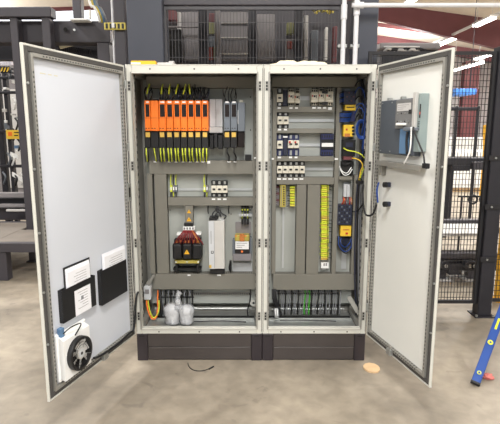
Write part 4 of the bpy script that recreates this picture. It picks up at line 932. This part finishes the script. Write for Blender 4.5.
mp('white_column',325,27,328,60,2.2,.1,'white'); mp('pale_column',311,30,318,62,2.3,.1,'drive_grey'); mp('brown_column',333,26,337,62,2.2,.1,'maroon')
for i in range(9):
    m=MB(); x=313+i*2.3; m.cyl(Q(x,12+random.uniform(-2,2),2.3),Q(x+1.5,11+random.uniform(-2,2),2.25),.014,'yellow_zinc',8); m.build('fitting',t)
# white conduits
for i,(x,lab) in enumerate(((342.5,'left white vertical pipe in front of the right pillar'),(354.8,'right white vertical pipe, close to the right pillar'))):
    t=thing('white_pipe',lab,'pipe',Q(x,62,.95),'white pipes behind the right cabinet'); 
    m=MB(); u=Q(x+.8,-12,.95); v=Q(x,62,.95); u.x=v.x; m.cyl((v.x,.95,0),(u.x,.95,u.z),.021 if i else .021,'pipe_white',16); m.build('tube',t)
    m=MB(); zc=Q(x,12 if i==0 else 8,.95).z; m.cyl((v.x,.95,zc-.06),(v.x,.95,zc+.06),.028,'pipe_white',16); m.build('coupling',t)
    m=MB(); m.box((v.x-.04,.972,2.5),(v.x+.04,1.05,2.53),'zinc',.002); m.build('clamp',t)
t=thing('white_pipe','white horizontal pipe crossing the top right of the picture','pipe',Q(358,6,.93),'white pipes behind the right cabinet')
a=Q(352,5.2,.90); b=Q(540,5.5,.90); m=MB(); m.cyl(a,(b.x,a.y,a.z),.019,'pipe_white',16); m.build('tube',t); m=MB(); m.cyl((a.x+.02,.90,a.z),(a.x+.1,.90,a.z),.027,'pipe_white',16); m.build('coupling',t)
# dark gearbox visible above the right door
t=thing('conveyor_machine','grey machine head with cables seen over the right door','machine',(1.6,3.0,0))
m=MB(); m.px(380,42.5,441,49,3.0,3.5,'panel_grey',.02); m.px(384,46,420,47.5,2.98,3.0,'panel_light',.004); m.px(382,49,438,66,3.1,3.5,'machine_black',.02); m.build('housing',t)
m=MB()
for i in range(6): m.tube([Q(384+i*6,52,3.05),Q(388+i*6,48+random.uniform(-1,2),3.0),Q(395+i*6,51,3.05)],.02,'machine_black' if i%2 else 'panel_light',8,5)
m.build('cable_loom',t); a=Q(382,60,3.1).x; b=Q(438,60,3.1).x
m=MB(); m.box((a,3.15,0),(a+.15,3.35,2.2),'machine_dark',.01); m.box((b-.15,3.15,0),(b,3.35,2.2),'machine_dark',.01); m.build('support_post',t)
# ---------------------------------------------------------------- right: safety fence
xa=Q(380,52,.93).x; xb=Q(484.5,200,.93).x; xc_=Q(499,200,.93).x
fence((xa-.1,.93,0),(xb,.93,0),.125,2.46,'black wire mesh safety fence standing between the right door and the dark post',.030,.052,r=.0023)
fence((xc_,.98,0),(xc_+1.4,.90,0),.125,2.46,'black wire mesh fence panel beyond the dark post at the right edge',.030,.052,r=.0023)
t=thing('fence_post','thick dark navy fence post with base plate near the right edge','post',((xb+xc_)/2,.93,0))
m=MB(); m.box((xb+.002,.88,.012),(xc_-.002,1.0,2.5),'machine_black',.006); m.build('post',t); m=MB(); m.box((xb-.03,.85,0),(xc_+.03,1.03,.012),'machine_black',.002)
for dx,dy in ((-.015,.866),(.145,.866)): m.cyl((xb+dx,dy,.012),(xb+dx,dy,.03),.012,'zinc',6)
m.build('base_plate',t)
for i in range(3): m=MB(); z=[1.05,1.5,.55][i]; m.box((xb-.02,.868,z),(xc_-.01,.88,z+.05),'mesh_black',.002); m.cyl((xb+.04,.868,z+.025),(xb+.04,.860,z+.025),.01,'zinc',6); m.build('fence_clamp',t)
a=Q(506,250,1.35); t=thing('guard_post','thick yellow guard post behind the fence at the right edge','post',(a.x,1.35,0))
m=MB(); m.cyl((a.x,1.35,.0),(a.x,1.35,1.36),.075,'yellow_post',24); m.build('post',t); MB().cyl((a.x,1.35,0),(a.x,1.35,.014),.11,'yellow_post',24).build('base_flange',t)
# beyond the fence
def bx3(m,x0,y0,x1,y1,Yf,D,k,bev=.01): m.px(x0,y0,x1,y1,Yf,Yf+D,k,bev)
t=thing('conveyor','dark roller conveyor frame seen low through the right mesh fence','conveyor',Q(460,280,2.3))
m=MB(); bx3(m,438,220,496,226,2.6,.1,'machine_dark'); bx3(m,438,228,500,233,2.3,.12,'machine_black'); bx3(m,440,253,500,259,1.9,.12,'machine_dark'); m.build('side_rail',t)
g0=Q(440,234,2.35); m=MB(); bx3(m,440,233,500,236.5,2.0,.9,'panel_light'); m.build('belt',t)
m=MB(); bx3(m,440,259,500,271,2.0,.3,'machine_black'); bx3(m,449,264,462,275,1.9,.2,'machine_black'); m.build('drive_box',t)
for x in (446,470,474.5):
    m=MB(); c=Q(x,266,1.85); m.cyl(c,c+Vector((0,.12,0)),.05,'machine_black',18); m.cyl(c-Vector((0,.01,0)),c,.02,'zinc',10); m.build('wheel',t)
for x in (444,474):
    c=Q(x,262,2.0); m=MB(); m.box((c.x-.05,2.02,0),(c.x+.05,2.12,c.z),'machine_dark',.01); m.box((c.x-.1,1.96,0),(c.x+.1,2.2,.02),'panel_light',.004); m.build('leg',t)
t=thing('gantry_frame','dark gantry with a crossbar seen through the upper right mesh fence','gantry',Q(462,190,5))
m=MB(); bx3(m,452,106,454.5,230,5,.06,'machine_black'); bx3(m,473,106,475.5,230,5,.06,'machine_black'); m.build('upright',t)
m=MB(); bx3(m,451,107,477,110,5,.2,'machine_black'); m.build('crossbar',t)
m=MB(); bx3(m,446,158,500,165,4.2,.3,'machine_black'); bx3(m,452,165,470,171,4.2,.25,'machine_black'); bx3(m,474,162,490,170,4.1,.25,'machine_dark'); m.build('lower_beam',t)
a=Q(448,165,4.3); b_=Q(498,165,4.3)
m=MB()
for x in (a.x,b_.x): m.box((x-.06,4.3,0),(x+.06,4.42,a.z),'machine_black',.01)
m.build('leg',t)
t=thing('valve_pair','two dark round valve rings on a bar beyond the right fence','valves',Q(476,200,2.8))
for x in (473,484): m=MB(); m.ring(Q(x,199.5,2.8),(0,1,0),.055,.014,'machine_black'); m.build('valve_ring',t)
m=MB(); m.cyl(Q(458,196.5,2.85),Q(500,196.5,2.85),.012,'machine_black',8); a=Q(462,196.5,2.85); m.cyl((a.x,2.85,0),(a.x,2.85,a.z),.015,'machine_black',8); m.build('bar',t)
t=thing('building_column','maroon steel building column seen through the right fence','column',Vector((Q(470,100,21).x,21,0)))
m=MB(); a=Q(463,100,21).x; b=Q(477.5,100,21).x; zt_=Q(470,61,21).z; m.box((a,21,0),(b,21.03,zt_),'maroon'); m.box((a,21.4,0),(b,21.43,zt_),'maroon'); m.box(((a+b)/2-.02,21.03,0),((a+b)/2+.02,21.4,zt_),'maroon'); m.build('column',t)
c=Q(466,92,11); m=MB(); bx3(m,455,88.5,477,94.5,11,1.0,'blue_item',.02); c2=Q(470,88,11.5); m.cyl((c2.x,11.5,c2.z-.1),(c2.x,11.5,roof_z(c2.x)-.01),.012,'machine_black',8); single(m,'blue_crane_trolley','blue overhead crane trolley seen through the upper right fence','crane trolley')
m=MB(); m.cyl(Q(485,150,9)+Vector((0,0,0)),Q(485,125,9),.05,'yellow_post',14); a=Q(485,150,9); m.cyl((a.x,9,0),a,.05,'yellow_post',14); single(m,'yellow_bollard','distant thin yellow bollard seen through the right fence','bollard')
t=thing('roll_up_door','bright white roll-up door far behind the right fence','door',(11,23.9,0)); MB().box((8.5,23.85,0),(12.2,23.95,3.6),'pipe_white').build('door_curtain',t); m=MB(); m.box((8.2,23.8,0),(8.5,23.99,3.9),'maroon'); m.box((12.2,23.8,0),(12.5,23.99,3.9),'maroon'); m.box((8.5,23.8,3.6),(12.2,23.99,3.9),'maroon'); m.build('door_frame',t)
for i,(x,Y,h) in enumerate(((9,16,1.4),(6.2,10,1.15))):
    m=MB(); m.box((x-1.2,Y,.12),(x+1.2,Y+1.2,h),'white',.03); m.box((x-1.1,Y+.1,0),(x+1.1,Y+.3,.12),'card'); m.box((x-1.1,Y+.9,0),(x+1.1,Y+1.1,.12),'card'); single(m,'wrapped_pallet',['far white wrapped pallet load beyond the right fence','near white wrapped pallet load beyond the right fence'][i],'pallet','wrapped pallets beyond the fence')
# ---------------------------------------------------------------- left: machine frames
t=thing('gantry_frame','dark grey steel gantry frame left of the open left door','gantry',Q(30,255,2.7))
def post(x0,x1,yr,Y,D,z0,z1,k='machine_dark'):
    a=Q(x0,yr,Y).x;b=Q(x1,yr,Y).x; m=MB(); m.box((a,Y,z0),(b,Y+D,z1),k,.008); return m
zt=Q(20,6.5,2.8).z; zb_=Q(20,16.8,2.8).z
post(12.6,20.3,60,2.82,.14,.015,zb_).build('post',t); post(41.8,50.2,30,2.82,.14,.015,zb_).build('post',t)
m=MB(); m.px(-60,6.5,50.6,16.8,2.8,2.98,'machine_dark',.008); m.build('top_beam',t)
m=MB(); m.box((Q(12.6,60,2.82).x-.03,2.80,0),(Q(20.3,60,2.82).x+.03,3.0,.015),'machine_dark',.003); m.build('base_plate',t)
beam_t=t=thing('steel_beam','deep dark steel beam with bolt holes running behind the left door','beam',Q(60,41,2.95))
m=MB(); m.px(-140,21.5,110,41.5,3.0,3.05,'machine_dark',.006); m.px(-140,20.8,110,22,3.0,3.3,'machine_dark',.004); m.px(-140,41,110,42.2,3.0,3.3,'machine_dark',.004); m.build('beam_web',t)
m=MB(); c=Q(65.5,29.5,2.95); m.cyl(c,c-Vector((0,.004,0)),.026,'hole',16); c=Q(74.5,30,2.95); m.cyl(c,c-Vector((0,.01,0)),.016,'zinc',6); m.build('bolt',t)
for x in (-130,104): a=Q(x,30,3.1); MB().box((a.x-.08,3.02,0),(a.x+.08,3.18,a.z),'machine_dark',.006).build('support_post',t)
m=MB(); m.px(69,18.3,88,20.2,2.85,3.0,'white',.006); m.cyl(Q(90,10,2.9),Q(90,19,2.9),.02,'white',10); m.build('white_bracket',t)
t=thing('steel_frame','thin dark upright standing behind the steel beam','post',Q(76,60,3.6)); a=Q(72.5,10,3.6).x; b=Q(81,10,3.6).x; MB().box((a,3.6,0),(b,3.75,5),'machine_dark',.008).build('post',t)
t=pillar(98.5,112.5,3.5,.2,4.9,'machine_dark','dark column carrying hazard tape, left of the broad pillar',ymid=30)
pillar(114,125.5,1.6,.2,4.6,'machine_dark','dark column between the white conduit and the broad pillar',ymid=30)
m=MB(); m.px(104,22.5,125.3,29.5,1.56,1.598,'yellow_zinc',.002)
for i in range(5): m.px(105.5+i*4,23.5,107.8+i*4,28.5,1.555,1.56,'black')
m.px(111.5,22.8,114.3,27.5,1.55,1.56,'white',.002); single(m,'hazard_plate','yellow and black hazard plate on the dark columns','hazard plate')
m=MB(); a=Q(113.4,30,1.72); m.cyl((a.x,1.70,0),(a.x,1.70,4.4),.009,'pipe_white',10); single(m,'white_conduit','thin white conduit running up between the two dark columns','conduit')
m=MB()
pts=[Q(70,-120,2.6),Q(84,-30,2.6),Q(90,3,2.55),Q(94,7,2.55),Q(97.5,14,2.55),Q(100,22,2.6)]
for i in range(4): m=MB(); m.tube([p+Vector((.02*i,.02*i,0)) for p in pts],.016,['white','yellow_zinc','light_blue','grey_cable'][i],8,5); m.build('hose',beam_t)

m=MB(); m.tube([Q(60,47,3.3),Q(72,44,3.3),Q(88,42,3.3),Q(102,45,3.3),Q(108,52,3.3)],.03,'cloth',8,6); m.build('curved_hose',beam_t)
m=MB(); 
for i in range(24): m.px(58+i*2.2,44.5+i*.35,59.5+i*2.2,50+i*.35,3.35,3.4,'machine_black')
m.px(-60,43,112,60,3.45,3.6,'machine_black'); m.build('chain_with_backing',beam_t)  # wide black box added behind the chain to darken the pale gap
# low platform and lower beams
t=thing('machine_platform','low dark steel platform with worn top at lower left','platform',(-3.4,2.6,0))
zf=Q(20,243,2.0).z; xr=Q(34,245,2.0).x
xe=Q(12,60,2.82).x-.04; m=MB(); m.box((-4.0,2.0,zf-.02),(xe,3.25,zf),'deck',.004); m.box((xe,2.0,zf-.02),(xr,2.76,zf),'deck',.004); m.build('deck_plate',t)
for p_,q_ in (((-4.0,1.98,zf-.11),(xr+.02,2.06,zf+.004)),((xr-.04,2.06,zf-.11),(xr+.02,2.76,zf-.021)),((-4.0,3.25,zf-.11),(xe,3.33,zf+.004))):
    m=MB(); m.box(p_,q_,'machine_dark',.006); m.build('edge_beam',t)
a=Q(9,260,2.0).x; m=MB(); m.box((a-.14,2.0,0),(a-.03,2.12,zf-.11),'machine_dark',.006); m.build('leg',t); m=MB(); m.box((-3.95,2.06,0),(-3.83,2.18,zf-.11),'machine_dark',.006); m.build('leg',t)
a=Q(33.5,262,2.8).x; b=Q(41.5,262,2.8).x
t=thing('guide_rails','stack of dark horizontal machine rails above the low platform','rails',(-3.4,3.5,0))
for y0,y1,Y,k in ((193,197.5,3.35,'panel_grey'),(198,204,3.5,'machine_black'),(204.5,207,3.35,'panel_grey'),(208,220,3.55,'machine_dark')):
    m=MB(); m.px(-70,y0,42,y1,Y,Y+.12,k,.005); m.build('rail',t)
m=MB(); m.px(6,209.5,25,211.5,3.3,3.34,'panel_light',.003); m.px(17,236.5,19.5,239.5,3.0,3.05,'white',.003); m.build('white_bracket',t)
for x in (-30,38): a=Q(x,215,3.6); MB().box((a.x-.05,3.68,0),(a.x+.05,3.78,.95),'machine_dark',.005).build('leg',t)
# busy tooling seen between the posts
t=thing('tooling_frame','black tooling frame with yellow sign and fittings at the far left','machine',(-3.2,3.9,0))
for x0,x1 in ((-3,2.5),(6.5,10),(28,31)): a=Q(x0,130,3.9).x; b=Q(x1,130,3.9).x; MB().box((a,3.9,0),(b,4.0,2.6),'machine_black',.006).build('upright',t)
for y in (76,91,130,165): m=MB(); m.px(-10,y,31,y+2.6,3.85,3.95,'machine_black',.004); m.build('crossbar',t)
m=MB(); m.px(6,130,20.5,139,3.78,3.80,'yellow',.002); m.px(8,132,12,136,3.775,3.78,'orange'); m.px(14,132,19,133,3.775,3.78,'hole'); m.px(14,135,18,136,3.775,3.78,'hole'); m.build('yellow_sign',t)
m=MB(); m.px(0,66,9,73,3.75,3.8,'machine_black',.004); 
for i in range(3): c=Q(1.5+i*3,69.5,3.74); m.prism([c+Vector((-.02,0,-.03)),c+Vector((0,0,-.03)),c+Vector((.03,0,.03)),c+Vector((.01,0,.03))],(0,-.004,0),'yellow')
m.build('hazard_sign',t)
for i in range(40):
    m=MB(); x=random.uniform(0,29); y=random.uniform(60,185); s=random.uniform(1.2,3.6)
    if i%3: m.px(x,y,x+s*1.2,y+s,3.86,3.98,random.choice(('panel_light','drive_grey','machine_black','zinc','light_blue','white')),.004)
    else: m.tube([Q(x,y,3.85),Q(x+3,y+5,3.8),Q(x+1,y+12,3.85)],.014,random.choice(('cable_black','white','drive_grey')),6,5)
    m.build('fitting',t)
for (x0,y0,x1,y1) in ((10,152,18,155),(12,172,22,178)):
    m=MB(); m.prism([Q(x0,y0,3.82),Q(x1,y1,3.82),Q(x1,y1+4,3.82),Q(x0,y0+4,3.82)],(0,.03,0),'white'); m.build('bracket',t)
t=thing('machine_enclosure','pale machine enclosure in the background at left','machine',(-5.5,7,0)); m=MB(); m.box((-9,7,0),(-3.4,8.5,3.1),'panel_grey',.03); m.build('body',t)
m=MB(); 
for i in range(5): m.box((-8.6+i*1.05,6.97,.5),(-7.8+i*1.05,7,2.6),'panel_light' if i%2 else 'machine_dark',.01)
m.build('panel',t)
for o in bpy.data.objects:
    if '_o' in o: del o['_o']
sc=bpy.context.scene
sc.view_settings.view_transform='Standard'; sc.view_settings.look='None'; sc.view_settings.gamma=1; sc.view_settings.exposure=-.16
sc.view_settings.use_curve_mapping=False
sc.cycles.use_denoising=True; sc.cycles.max_bounces=8; sc.cycles.sample_clamp_indirect=6; sc.cycles.transparent_max_bounces=12
